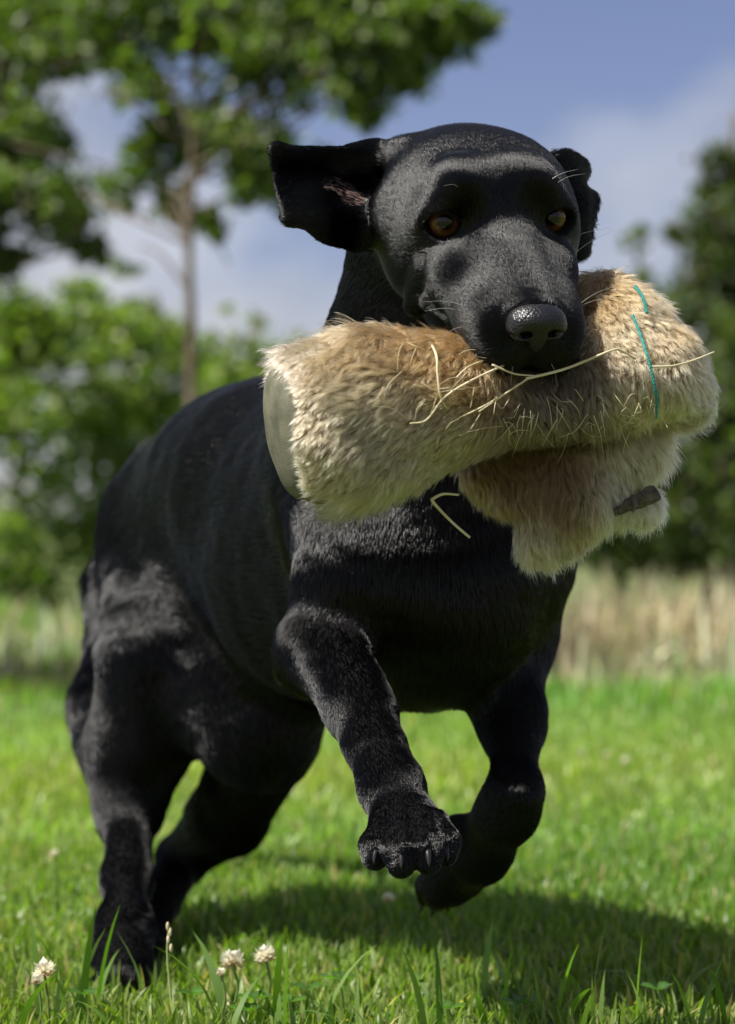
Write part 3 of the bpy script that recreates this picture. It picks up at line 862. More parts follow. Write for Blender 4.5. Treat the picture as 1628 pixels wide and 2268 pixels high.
front_w = np.exp(-np.maximum(qc[:, 1] - 1.75, 0) * 2.2)
dens = 0.6 + 6.5 * head_w + 0.9 * front_w
paw_w = np.exp(-np.linalg.norm((qc - pawc) / 0.05, axis=1) ** 2)
dens += 2.0 * paw_w + 2.4 * np.clip((0.010 - vl[BF].mean(1)) / 0.004, 0, 1) * (0.35 + 0.65 * front_w)
NH = 800000
root, fi = sample_surface(BV, BF, NH, dens)
nor = nrm(BN[BF[fi]].mean(1))
fl, ln, rg = nrm(vf[BF[fi]].mean(1)), vl[BF[fi]].mean(1), vg[BF[fi]].mean(1)
# keep bare: the eyeball openings and the seat of the nose
keep = np.ones(NH, bool)
for (s, c, g, ex2, ez2) in EYES:
    q = (root - H(*c)) @ HR.T * 100
    a, b_, y = q @ ex2, q @ ez2, q @ g
    ins = (y > 0) & (np.hypot(a, b_ + 0.40) < 1.50) & (np.hypot(a, b_ - 0.56) < 1.48)
    keep &= ~ins
    nearlid = np.clip((np.linalg.norm(q, axis=1) - 1.3) / 1.0, 0.25, 1)
    ln = ln * np.where(np.linalg.norm(q, axis=1) < 2.4, nearlid, 1)
bare = np.min([np.linalg.norm((root - c) / [0.0085, 0.03, 0.0065], axis=1) for c in earc], 0)
keep &= ~((bare < 1.1) & (nor[:, 1] < 0.2) & (rng.random(NH) > 0.3))
ql = (root - HO) @ HR.T * 100
keep &= ~((ql[:, 1] > 8.9) & (np.abs(ql[:, 0]) < 1.9) & (ql[:, 2] > -3.3) & (ql[:, 2] < -0.95) & (np.linalg.norm((ql - [0, 9.8, -2.1]) / [1.95, 1.5, 1.25], axis=1) < 1.0))
root, nor, fl, ln, ql, rg = root[keep], nor[keep], fl[keep], ln[keep], ql[keep], rg[keep]
n = len(root)
# slow swirls and the lie of neighbouring locks
sw = np.stack([wob(root, 26, 1), wob(root, 26, 2), wob(root, 26, 3)], 1)
sw2 = np.stack([wob(root, 120, 4), wob(root, 120, 5), wob(root, 120, 6)], 1)
jit = rng.normal(size=(n, 3))
sw3 = np.stack([wob(root, 1100, 14), wob(root, 1100, 15), wob(root, 1100, 16)], 1)
hd = np.exp(-np.maximum(np.linalg.norm((root - H(0, 1, -1)) / 0.10, axis=1) - 1, 0) * 5)
fl = nrm(fl) + 0.13 * sw + (0.05 * sw2 + 0.045 * jit) * (1 + 1.0 * np.clip((ln - 0.019) / 0.004, 0, 1) + 4.0 * np.clip(rg - 0.14, 0, 1))[:, None] + 0.06 * sw3
fl = nrm(fl - nor * np.einsum('ij,ij->i', fl, nor)[:, None])
ln = (0.62 + 0.30 * np.clip((0.009 - ln) / 0.004, 0, 1)) * ln * rng.uniform(0.7, 1.15, n)
lift = 0.11 + 0.025 * wob(root, 60, 9) + 0.03 * wob(root, 1300, 19) + rng.normal(size=n) * 0.02
lift = np.clip(lift + np.clip(0.0010 / ln - 0.10, 0, 0.12), 0.05, 0.5)
off = ln[:, None] * (fl * np.cos(lift)[:, None] + nor * np.sin(lift)[:, None])
off2, _ = clump(root, off, n // 14, 0.15)
long_ = np.clip((ln - 0.006) / 0.012, 0, 1)[:, None]
off = off * (1 - long_) + off2 * long_
pts = np.zeros((n, 4, 3))
base = root - nor * np.minimum(0.0010, ln * 0.06)[:, None]
for j, t in enumerate((0, 0.33, 0.68, 1.0)):
    rise = nor * (ln * 0.07 * math.sin(math.pi * t * 0.8))[:, None]
    pts[:, j] = base + off * t + rise
rad = np.outer(0.00015 + 0.00010 * np.clip((ln - 0.007) / 0.007, 0, 1), [1.0, 0.95, 0.7, 0.12])
if COAT:
    coat = fur_object('coat', pts, rad, M['coat'], dog, rough=rg)
    coat['kind'] = 'stuff'

# ---- eyes
def eye_material(lidshade=None):
    m = mat('amber eye', (0.02, 0.01, 0.005), 0.4, 0.0, coat=1.0, coat_rough=0.015)
    m.node_tree.nodes['Principled BSDF'].inputs['Coat IOR'].default_value = 1.45
    nt = m.node_tree; b = nt.nodes['Principled BSDF']
    t = nt.nodes.new('ShaderNodeTexCoord')
    sx = nt.nodes.new('ShaderNodeSeparateXYZ')
    cx = nt.nodes.new('ShaderNodeCombineXYZ')
    ln_ = nt.nodes.new('ShaderNodeVectorMath'); ln_.operation = 'LENGTH'
    r = nt.nodes.new('ShaderNodeValToRGB'); cr = r.color_ramp
    cr.elements[0].position = 0.0; cr.elements[0].color = (0.002, 0.002, 0.003, 1)
    cr.elements[1].position = 1.0; cr.elements[1].color = (0.012, 0.009, 0.008, 1)
    for pos, c in ((0.36, (0.002, 0.002, 0.002, 1)), (0.44, (0.028, 0.010, 0.003, 1)), (0.64, (0.085, 0.036, 0.011, 1)), (0.84, (0.045, 0.018, 0.006, 1)), (0.92, (0.006, 0.004, 0.003, 1))):
        e = cr.elements.new(pos); e.color = c
    sc = nt.nodes.new('ShaderNodeMath'); sc.operation = 'MULTIPLY'; sc.inputs[1].default_value = 1 / 0.0116
    nn = nt.nodes.new('ShaderNodeTexNoise'); nn.inputs['Scale'].default_value = 900; nn.inputs['Detail'].default_value = 3
    ad = nt.nodes.new('ShaderNodeMath'); ad.operation = 'MULTIPLY_ADD'; ad.inputs[1].default_value = 0.08; ad.inputs[2].default_value = -0.04
    a2 = nt.nodes.new('ShaderNodeMath'); a2.operation = 'ADD'
    k = nt.links.new
    k(t.outputs['Object'], sx.inputs[0]); k(sx.outputs['X'], cx.inputs['X']); k(sx.outputs['Y'], cx.inputs['Y'])
    k(cx.outputs[0], ln_.inputs[0]); k(ln_.outputs['Value'], sc.inputs[0])
    k(t.outputs['Object'], nn.inputs['Vector']); k(nn.outputs['Fac'], ad.inputs[0])
    k(sc.outputs[0], a2.inputs[0]); k(ad.outputs[0], a2.inputs[1]); k(a2.outputs[0], r.inputs['Fac'])
    k(r.outputs['Color'], b.inputs['Base Color'])
    return m
M['eye'] = eye_material()
for (s, c, g, ex2, ez2) in EYES:
    bm = bmesh.new()
    bmesh.ops.create_uvsphere(bm, u_segments=32, v_segments=20, radius=EYE_R * 0.01)
    for v in bm.verts:                               # the cornea stands a little proud
        rr = math.hypot(v.co.x, v.co.y)
        if v.co.z > 0 and rr < 0.0072: v.co.z += 0.0011 * (1 - (rr / 0.0072) ** 2)
    me = bpy.data.meshes.new('eye'); bm.to_mesh(me); bm.free()
    me.polygons.foreach_set('use_smooth', [True] * len(me.polygons))
    me.materials.append(M['eye'])
    e = bpy.data.objects.new('eye', me); COL.objects.link(e)
    pos = H(*c)
    gaze = nrm(nrm(np.array([0.06, 0, 0.34]) - pos) + 0.25 * (g @ HR))
    e.matrix_world = Matrix.Translation(pos) @ Vector(gaze).to_track_quat('Z', 'Y').to_matrix().to_4x4()
    mw = e.matrix_world.copy(); e.parent = dog; e.matrix_parent_inverse = dog.matrix_world.inverted(); e.matrix_world = mw

# ---- nose leather
NS = SDF()
def nel(c, r, k=0.3, op=1, rot=None):
    NS.ell(H(*c), HR if rot is None else rot @ HR, np.array(r) * 0.01, k * 0.01, op)
nel((0, 9.75, -1.72), (1.72, 1.25, 0.85), 0.4)
for s in (-1, 1):
    nel((s * 1.02, 9.85, -2.25), (0.92, 1.05, 0.88), 0.35)
nel((0, 10.2, -2.5), (0.62, 0.75, 1.15), 0.4)
nel((0, 9.9, -3.3), (0.55, 0.6, 0.75), 0.4)
for s in (-1, 1):
    nel((s * 0.92, 10.75, -2.42), (0.40, 0.75, 0.34), 0.15, -1, rotz(-s * 0.35))
    NS.cone(H(s * 1.15, 10.75, -2.52), H(s * 1.95, 10.2, -2.62), 0.0020, 0.0012, 0.002); NS.prims[-1]['op'] = -1
NS.cone(H(0, 11.25, -2.2), H(0, 10.7, -4.0), 0.0012, 0.0014, 0.003); NS.prims[-1]['op'] = -1
NV, NF = NS.mesh(0.0008)
mn = mat('nose leather', (0.008, 0.0078, 0.009), 0.36, 0.4, coat=0.1, coat_rough=0.25)
nt = mn.node_tree; b = nt.nodes['Principled BSDF']
t = nt.nodes.new('ShaderNodeTexCoord'); vo = nt.nodes.new('ShaderNodeTexVoronoi'); vo.inputs['Scale'].default_value = 620
bp = nt.nodes.new('ShaderNodeBump'); bp.inputs['Strength'].default_value = 0.75; bp.inputs['Distance'].default_value = 0.0006; bp.invert = True
nt.links.new(t.outputs['Object'], vo.inputs['Vector']); nt.links.new(vo.outputs['Distance'], bp.inputs['Height'])
nt.links.new(bp.outputs['Normal'], b.inputs['Normal']); nt.links.new(bp.outputs['Normal'], b.inputs['Coat Normal'])
nose = np_mesh('nose', NV, NF, mn, dog)

# ---- claws
def claw(p, d, r=0.0042, ln_=0.014):
    d = nrm(d); q = [p + d * ln_ * t + np.array([0, 0.0, -0.004]) * t * t for t in (0, 0.3, 0.6, 0.85, 1.0)]
    V, Fc = tube(q, [r, r * 0.92, r * 0.7, r * 0.4, r * 0.12], 8)
    return mesh_obj('claw', V, Fc, M['claw'], dog)
for t in toesA:
    tip = P(*t[1][:3]); dr = nrm(P(*t[2][:3]) - P(*t[0][:3]))
    claw(tip + np.array([0, -0.0070, 0.0005]), dr + np.array([0, -0.42, -0.25]), 0.0026, 0.0105)
for t in toesB + toesC:
    tip = P(*t[2][:3]); dr = nrm(P(*t[2][:3]) - P(*t[0][:3]))
    claw(tip - dr * 0.002, dr + np.array([0, -0.25, 0]), 0.0030, 0.012)
for t in toesA:
    p = P(*t[2][:3]) + np.array([0, 0.004, -0.0035])
    bm = bmesh.new(); bmesh.ops.create_icosphere(bm, subdivisions=2, radius=1)
    V = [np.array(v.co) * [0.0062, 0.0075, 0.0045] + p for v in bm.verts]; Fc = [[v.index for v in f.verts] for f in bm.faces]; bm.free()
    mesh_obj('toe_pad', V, Fc, M['pad'], dog)

# ---- whiskers and brow bristles
M['whisker'] = mat('whisker', (0.30, 0.29, 0.28), 0.25, 0.8)
WK = [((-3.1, 6.6, -2.7), (-6.4, 6.0, -2.2)), ((-3.2, 6.0, -3.3), (-6.0, 5.0, -3.4)), ((-3.3, 7.0, -3.6), (-5.6, 7.4, -4.2)), ((-2.9, 8.6, -4.2), (-4.4, 9.9, -5.6)),
      ((3.1, 6.9, -2.9), (6.6, 6.2, -1.6)), ((3.2, 6.2, -3.4), (6.9, 5.0, -3.2)), ((3.2, 7.6, -3.8), (5.4, 8.4, -4.2)),
      ((2.5, -0.2, 2.3), (5.0, -0.2, 3.6)), ((3.0, -0.3, 2.1), (5.8, -1.0, 2.9)), ((-2.5, -0.1, 2.3), (-4.2, 0.8, 3.3)),
      ((-1.3, 9.9, -5.0), (-1.6, 10.8, -6.3)), ((1.2, 9.9, -5.0), (1.5, 10.7, -6.2)), ((3.6, 2.2, -2.2), (8.2, -1.2, -1.4)), ((4.2, -1, -2.4), (9.0, -4, -2.6))]
for a, b_ in WK:
    A, Bq = H(*a), H(*b_)
    mid = (A + Bq) / 2 + np.array([0, 0, 0.003])
    V, Fc = tube(spline([A, mid, Bq], 7), np.linspace(0.00022, 0.00006, 7), 5)
    mesh_obj('whisker', V, Fc, M['whisker'], dog)

# ------------------------------------------------------------------ the furry dummy
def PD(px, py, d):
    return P(px, py, d + 0.022)          # the roll sits well back between the jaws
dummy = empty('fur_dummy', PD(1000, 960, 1.55), 'tan rabbit-fur dummy with a canvas end held crosswise in the dog mouth', 'dummy')
DM = SDF()
def dseg(a, b, k=0.02): DM.cone(PD(*a[:3]), PD(*b[:3]), R_(a[3], a[2]), R_(b[3], b[2]), k)
roll_pts = [(600, 972, 1.521, 150), (700, 948, 1.530, 158), (820, 918, 1.54, 158), (980, 888, 1.548, 128), (1120, 886, 1.562, 84), (1230, 890, 1.568, 74), (1340, 850, 1.575, 96)]
for a, b_ in zip(roll_pts[:-1], roll_pts[1:]): dseg(a, b_, 0.02)
dseg((1335, 655, 1.615, 52), (1392, 740, 1.60, 92), 0.02)
dseg((1392, 740, 1.60, 92), (1450, 830, 1.585, 92), 0.02)
dseg((1340, 850, 1.575, 92), (1450, 840, 1.585, 88), 0.02)
dseg((1450, 840, 1.585, 84), (1520, 893, 1.59, 30), 0.02)
dseg((1330, 690, 1.61, 70), (1340, 850, 1.575, 92), 0.02)
end_c = PD(637, 962, 1.5245); end_n = nrm(PD(600, 968, 1.5232) - PD(700, 948, 1.530))
DM.func(lambda X: -((X - end_c) @ end_n), end_c - 0.07, end_c + 0.07, 0.012, -1)
DV, DF = DM.mesh(0.003)
DN = quad_normals(DV, DF)
DV = DV + DN * (0.0035 * wob(DV, 55, 2) + 0.0015 * wob(DV, 130, 3))[:, None]
DN = quad_normals(DV, DF)
hide = noise_mat('pelt skin', (0.16, 0.11, 0.06), (0.30, 0.22, 0.13), 60, 0.9)
np_mesh('roll', DV, DF, hide, dummy)

FP = SDF()
def fel(px, py, d, rx, ry, rd, k=0.014):
    FP.ell(PD(px, py, d), np.eye(3), (R_(rx, d), rd, R_(ry, d)), k)
fel(1140, 1030, 1.598, 118, 92, 0.017); fel(1275, 1010, 1.593, 130, 100, 0.018); fel(1385, 985, 1.598, 82, 78, 0.016)
fel(1225, 1085, 1.588, 130, 70, 0.016); fel(1195, 1180, 1.586, 42, 58, 0.013); fel(1290, 1120, 1.583, 50, 60, 0.014)
fel(1360, 1115, 1.598, 74, 28, 0.011); fel(1428, 1118, 1.603, 22, 20, 0.008); fel(1250, 1175, 1.593, 36, 40, 0.011)
PV, PF = FP.mesh(0.003)
PN = quad_normals(PV, PF)
np_mesh('flap', PV, PF, hide, dummy)

def plate_of(X):
    return np.stack([814 + X[:, 0] / X[:, 1] * F_PX, HORIZON - (X[:, 2] - CAM_H) / X[:, 1] * F_PX], 1)
CREAM, GINGER, GREYB, WHITE, BROWN = np.array([0.44, 0.335, 0.185]), np.array([0.32, 0.185, 0.075]), np.array([0.13, 0.10, 0.075]), np.array([0.55, 0.46, 0.29]), np.array([0.16, 0.098, 0.045])
SPOTS = [(700, 950, 170, CREAM), (850, 960, 130, CREAM), (640, 830, 70, GREYB * 1.9), (640, 930, 40, GREYB * 1.6), (960, 780, 90, GINGER), (1050, 830, 70, GINGER), (870, 760, 60, BROWN * 1.6), (760, 800, 40, GINGER * 0.9), (800, 1040, 50, CREAM * 0.75), (1010, 930, 80, CREAM * 0.8), (1110, 920, 60, BROWN),
         (1200, 890, 70, GREYB * 0.8), (1290, 850, 70, GREYB * 0.9), (1350, 800, 40, GREYB * 1.1), (1260, 930, 70, GREYB * 0.8), (1120, 950, 50, GREYB), (1380, 850, 50, CREAM * 0.85), (1330, 650, 75, GINGER), (1420, 720, 70, CREAM * 0.85 + GINGER * 0.15), (1340, 740, 60, CREAM * 0.8), (1480, 840, 70, CREAM), (1530, 900, 40, WHITE * 0.9), (1480, 720, 40, GINGER)]
FSPOTS = [(1060, 1060, 90, BROWN), (1150, 1030, 110, BROWN * 0.85), (1250, 1000, 80, BROWN * 0.8), (1290, 1120, 42, BROWN * 0.85), (1350, 1010, 60, CREAM), (1400, 1050, 70, WHITE), (1450, 990, 60, CREAM), (1340, 1110, 35, WHITE), (1390, 1140, 60, WHITE),
          (1200, 1210, 60, CREAM), (1170, 1150, 40, CREAM * 0.9), (1215, 1165, 22, GREYB), (1100, 1120, 60, BROWN * 1.1), (1250, 1220, 40, WHITE)]
def spot_col(pp, spots):
    W = np.zeros(len(pp)); C = np.zeros((len(pp), 3))
    for (x, y, r, c) in spots:
        w = np.exp(-((pp[:, 0] - x) ** 2 + (pp[:, 1] - y) ** 2) / (r * r) * 1.6) + 1e-7
        W += w; C += w[:, None] * c
    return C / W[:, None]

def fur_on(V, Fq, N, n, length, flow, spots, name, parent, skip=None, lockn=11, lock=0.55, lift=0.26, curl=0.3):
    root, fi = sample_surface(V, Fq, n)
    nor = nrm(N[Fq[fi]].mean(1))
    if skip is not None:
        k = ~skip(root, nor); root, nor = root[k], nor[k]
    n = len(root)
    f = flow(root, nor)
    pp = plate_of(root)
    tidy = np.clip((1000 - pp[:, 0]) / 180, 0, 1) if name == 'fur' else np.full(n, 0.6)
    mess = (1.9 - 1.35 * tidy)[:, None]; lmul = 0.85 + 0.5 * tidy
    f = nrm(f) + mess * (0.30 * np.stack([wob(root, 75, i) for i in (1, 2, 3)], 1) + 0.20 * np.stack([wob(root, 200, i) for i in (4, 5, 6)], 1)) + 0.12 * rng.normal(size=(n, 3))
    f = nrm(f - nor * np.einsum('ij,ij->i', f, nor)[:, None])
    ln = length * lmul * rng.uniform(0.6, 1.2, n) * (1 + 0.25 * wob(root, 60, 11))
    if name == 'fur': ln = ln * (0.5 + 0.5 * np.clip((-((root - end_c) @ end_n) - 0.004) / 0.03, 0, 1))
    guard = rng.random(n) < 0.06
    ln = np.where(guard, ln * 1.35, ln)
    lf = np.clip(lift + 0.22 * wob(root, 110, 7) + rng.normal(size=n) * 0.12, 0.1, 1.2)
    off = ln[:, None] * (f * np.cos(lf)[:, None] + nor * np.sin(lf)[:, None])
    o2, near = clump(root, off, n // lockn, lock)
    lr = rng.normal(size=(near.max() + 1, 3)) * 0.13; ll = rng.uniform(0.8, 1.25, near.max() + 1)
    o2 = (o2 + lr[near] * ln[:, None]) * ll[near][:, None]
    off = np.where(guard[:, None], off, o2)
    bend = nrm(np.cross(f, nor)) * (curl * ln * wob(root, 260, 15))[:, None]
    pts = np.zeros((n, 5, 3)); ts = (0, 0.25, 0.5, 0.78, 1.0)
    own = ln[:, None] * (f * np.cos(lf)[:, None] + nor * np.sin(lf)[:, None])
    for j, t in enumerate(ts):
        g_ = min(1.0, 1.5 * t); o = own * (1 - g_) + off * g_
        pts[:, j] = root - nor * 0.0015 + o * t + bend * math.sin(math.pi * t) + nor * (ln * 0.16 * math.sin(math.pi * t * 0.85))[:, None] + np.array([0, 0, -1.0]) * (ln * 0.10 * t * t)[:, None]
    col = spot_col(pp + 18 * rng.normal(size=pp.shape), spots) * rng.uniform(0.85, 1.12, (n, 1)) * rng.uniform(0.78, 1.18, (near.max() + 1, 1))[near]
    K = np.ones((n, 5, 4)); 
    for j, m_ in enumerate((0.12, 0.34, 0.86, 1.15, 1.12)): K[:, j, :3] = np.clip(col * m_, 0.01, 0.92)  # dark agouti roots, deepened further to paint shade between the locks
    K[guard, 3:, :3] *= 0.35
    rad = np.outer(rng.uniform(0.00010, 0.00018, n), [1, 1, 0.9, 0.6, 0.12])
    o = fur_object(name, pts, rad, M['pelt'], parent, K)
    o['kind'] = 'stuff'
    return o
M['pelt'] = hair_mat('pelt hair', color_attr='col', rough=0.42, radial=0.6)
roll_axis_l = nrm(PD(640, 1010, 1.52) - PD(900, 900, 1.54))
def roll_flow(X, N):
    pp = plate_of(X)
    t = np.clip((pp[:, 0] - 1080) / 200, 0, 1)[:, None]
    right = np.array([0.55, 0.0, -0.75])
    return roll_axis_l * (1 - t) + right * t + np.array([0, 0, -0.35])
def at_end(X, N):
    s = (X - end_c) @ end_n
    return ((s > -0.004) & (np.linalg.norm(X - end_c, axis=1) < 0.037)) | ((s > -0.028) & (N[:, 1] > -0.42) & (N[:, 2] < 0.6))
fur_on(DV, DF, DN, 190000, 0.0125, roll_flow, SPOTS, 'fur', dummy, at_end)
fur_on(PV, PF, PN, 70000, 0.0105, lambda X, N: np.tile(np.array([0.25, -0.1, -1.0]), (len(X), 1)), FSPOTS, 'flap_fur', dummy, lock=0.45, lift=0.3, curl=0.15)

# canvas end: a stitched disc, slightly domed
cv = noise_mat('olive canvas', (0.085, 0.085, 0.055), (0.16, 0.15, 0.10), 70, 0.85)
nt = cv.node_tree; bs = nt.nodes['Principled BSDF']
tcx = nt.nodes.new('ShaderNodeTexCoord')
w1 = nt.nodes.new('ShaderNodeTexWave'); w1.bands_direction = 'X'; w1.inputs['Scale'].default_value = 340; w1.inputs['Distortion'].default_value = 0.6
w2 = nt.nodes.new('ShaderNodeTexWave'); w2.bands_direction = 'Y'; w2.inputs['Scale'].default_value = 340; w2.inputs['Distortion'].default_value = 0.6
mm = nt.nodes.new('ShaderNodeMath'); mm.operation = 'MULTIPLY'
bp = nt.nodes.new('ShaderNodeBump'); bp.inputs['Strength'].default_value = 0.45; bp.inputs['Distance'].default_value = 0.0006
nt.links.new(tcx.outputs['Object'], w1.inputs['Vector']); nt.links.new(tcx.outputs['Object'], w2.inputs['Vector'])
nt.links.new(w1.outputs['Fac'], mm.inputs[0]); nt.links.new(w2.outputs['Fac'], mm.inputs[1])
nt.links.new(mm.outputs[0], bp.inputs['Height']); nt.links.new(bp.outputs['Normal'], bs.inputs['Normal'])
V, Fc = [], []
NR, NA = 12, 40
for i in range(NR + 1):
    r = min(i / 10, 1.0)
    for j in range(NA):
        a = 2 * math.pi * j / NA
        rr = 0.0420 * r
        z = 0.012 * math.sqrt(max(0, 1 - r * r * 0.97)) + 0.0004 * math.sin(5 * a + 6 * r) * r
        if i > 10: z = -0.012 * (i - 10); rr = 0.0420 + 0.0012 * (i - 10)
        V.append((rr * math.cos(a), rr * math.sin(a), z))
for i in range(NR):
    for j in range(NA):
        a, b_ = i * NA + j, i * NA + (j + 1) % NA
        Fc.append((a, b_, b_ + NA, a + NA))
cap = mesh_obj('canvas_end', V, Fc, cv)
cap.matrix_world = Matrix.Translation(end_c - end_n * 0.001) @ Vector(end_n).to_track_quat('Z', 'Y').to_matrix().to_4x4()
mw = cap.matrix_world.copy(); cap.parent = dummy; cap.matrix_parent_inverse = dummy.matrix_world.inverted(); cap.matrix_world = mw

def on_dummy(px, py, lift=0.010, which=None, default=1.56):
    """point over the dummy's surface where the eye ray meets it"""
    best = default
    for S in (which or (DM, FP)):
        ds = np.linspace(1.40, 1.70, 301)
        X = np.stack([PD(px, py, d) for d in ds])
        e = S.eval(X)
        k = np.nonzero(e < 0)[0]
        if len(k): best = min(best, ds[k[0]]) if best != default else ds[k[0]]
    return PD(px, py, best - lift)
def strand(name, plate, r, mat_, parent=None, lift=0.010, n=16, taper=(1, 0.6), sides=6):
    q = [on_dummy(p[0], p[1], p[2] if len(p) > 2 else lift) for p in plate]
    V, Fc = tube(spline(q, n), np.linspace(r * taper[0], r * taper[1], n), sides)
    return mesh_obj(name, V, Fc, mat_, parent)
# teal twine stitched through the pelt: two short runs, each of two twisted plies
M['twine'] = noise_mat('teal twine', (0.02, 0.19, 0.17), (0.05, 0.33, 0.29), 400, 0.7)
for run in ([(1406, 634), (1424, 658), (1433, 694)], [(1401, 698), (1420, 745), (1436, 795), (1449, 850), (1455, 890), (1452, 926)]):
    q = spline([on_dummy(x, y, 0.0105) for x, y in run], 60)
    tw = mesh_obj('twine', *tube(q, 0.0006, 6), M['twine'], dummy)
    tg = nrm(np.gradient(q, axis=0)); u = nrm(np.cross(tg, [0, 1.0, 0.2])); w = np.cross(tg, u)
    s_ = np.cumsum(np.r_[0, np.linalg.norm(np.diff(q, axis=0), axis=1)]) / 0.0042 * 2 * math.pi
    for ph in (0, math.pi):
        pl = q + 0.00062 * (u * np.cos(s_ + ph)[:, None] + w * np.sin(s_ + ph)[:, None])
        mesh_obj('ply', *tube(pl, 0.0007, 6), M['twine'], tw)
# rough grey stub sticking out of the flap
M['stub'] = noise_mat('weathered stub', (0.09, 0.075, 0.06), (0.20, 0.17, 0.14), 160, 0.85, 0.9, 500)
q = spline([PD(1350, 1142, 1.582), PD(1385, 1122, 1.574), PD(1420, 1106, 1.571), PD(1455, 1092, 1.573)], 16)
V, Fc = tube(q, R_(1, 1.58) * np.array([6, 9, 11, 12, 13, 13, 15, 16, 15, 16, 18, 19, 21, 22, 21, 19]), 7)
V = [v + 0.0009 * np.array([wob(np.array([v]), 500, 1)[0], wob(np.array([v]), 500, 2)[0], wob(np.array([v]), 500, 3)[0]]) for v in V]
stub = mesh_obj('stub', V, Fc, M['stub'], dummy, False)
mesh_obj('hook', *tube(spline([PD(1402, 1100, 1.565), PD(1408, 1116, 1.560), PD(1402, 1136, 1.559)], 8), np.linspace(0.0022, 0.0004, 8), 7), M['stub'], stub)

# ------------------------------------------------------------------ straw caught in the fur
STRAWS = [('long pale straw lying across the dummy below the dog nose', [(1165, 839, .016), (1255, 816, .022), (1352, 777, .018), (1376, 777, .016), (1408, 795, .012)], 0.00105),
          ('pale straw tip poking out past the end of the dummy', [(1440, 812, .010), (1490, 810, .012), (1535, 798, .020), (1582, 779, .022)], 0.0007),
          ('thin forked straw running down from the nose across ginger fur', [(1170, 838, .016), (1125, 868, .013), (1070, 900, .012), (1018, 925, .010)], 0.0007),
          ('short straw beside the forked one under the nose', [(1150, 850, .015), (1105, 882, .012), (1060, 912, .010)], 0.0006),
          ('pale straw arching over the ginger fur under the lip', [(1116, 809, .016), (1040, 845, .014), (985, 880, .013), (945, 930, .011), (908, 938, .009)], 0.0008),
          ('curved dry stem standing up the ginger fur by the cheek', [(944, 742, .012), (966, 785, .014), (969, 830, .013), (976, 880, .012), (990, 905, .009)], 0.0009),
          ('short pale straw next to the arching straw', [(1068, 800, .015), (1038, 812, .014), (1010, 836, .012)], 0.0006),
          ('straw pressed under the dog upper lip', [(1090, 808, .018), (1140, 828, .018), (1185, 832, .018)], 0.0007)]
for lab, path, r in STRAWS:
    o = strand('straw_stalk', path, r, M['straw'], None, n=18)
    tag(o, lab, 'straw', 'straw caught in the dummy')
bent = mesh_obj('straw_stalk', *tube(spline([PD(1016, 1096, 1.565), PD(982, 1094, 1.558), PD(960, 1104, 1.556), PD(958, 1110, 1.556), PD(975, 1130, 1.556), PD(1005, 1160, 1.556), PD(1041, 1191, 1.557)], 24), np.r_[np.linspace(0.0008, 0.0011, 8), np.linspace(0.0012, 0.0009, 16)], 6), M['straw'])
tag(bent, 'bent straw dangling below the dummy in front of the dark chest', 'straw', 'straw caught in the dummy')
for i in range(84):
    if i < 60: x, y = rng.uniform(1090, 1470), rng.uniform(870, 965)
    else: x, y = rng.uniform(840, 1090), rng.uniform(735, 930)
    an = rng.normal(math.pi / 2 + 0.4, 0.9) if i < 60 else rng.normal(2.5, 0.7)
    L_ = rng.uniform(28, 85)
    dx, dy = L_ * math.cos(an), L_ * math.sin(an)
    pth = [(x, y, .010), (x + dx * .5 + rng.normal(0, 4), y + dy * .5 + rng.normal(0, 9), rng.uniform(.014, .019)), (x + dx, y + dy, rng.uniform(.012, .022))]
    o = strand('straw_wisp', pth, rng.uniform(0.00014, 0.00034), M['straw'], None, n=9, taper=(1, 0.35), sides=5)
    tag(o, 'thin dry wisp tangled in the fur of the dummy', 'straw', 'dry wisps tangled in the dummy fur')

# ------------------------------------------------------------------ clover and stems in the lawn
M['petal'] = leaf_mat('clover petal', 0.6, 0.25, 0.3, light=(0.8, 0.8, 0.7))
M['stem'] = mat('clover stem', (0.13, 0.2, 0.05), 0.5, 0.4)
def clover_head(seed):
    r = np.random.default_rng(seed); V = []; Fc = []; C = []
    for i in range(46):
        z = 1 - 1.75 * (i + 0.5) / 46
        a = i * 2.39996 + r.normal(0, 0.15)
        d = nrm(np.array([math.sqrt(max(0, 1 - z * z)) * math.cos(a), math.sqrt(max(0, 1 - z * z)) * math.sin(a), z * 0.85 + 0.12]))
        u = nrm(np.cross(d, [0.3, 0.2, 1.0])); w = np.cross(d, u)
        l = 0.0088 * r.uniform(0.8, 1.15); b = len(V)
        V += [d * 0.002 - u * 0.0008, d * 0.002 + u * 0.0008, d * l * 0.7 + u * 0.0019 + w * 0.0006, d * l, d * l * 0.7 - u * 0.0019 + w * 0.0006, d * l * 0.75 + w * 0.0018]
        Fc += [(b, b + 1, b + 2), (b, b + 2, b + 5), (b, b + 5, b + 4), (b + 2, b + 3, b + 5), (b + 5, b + 3, b + 4)]
        base = np.array([0.80, 0.76, 0.66]) if z > -0.35 else np.array([0.62, 0.48, 0.36])
        C += [np.r_[base * r.uniform(0.85, 1.1), 1.0]] * 6
    return np.array(V), np.array(Fc), np.clip(np.array(C), 0, 0.9)
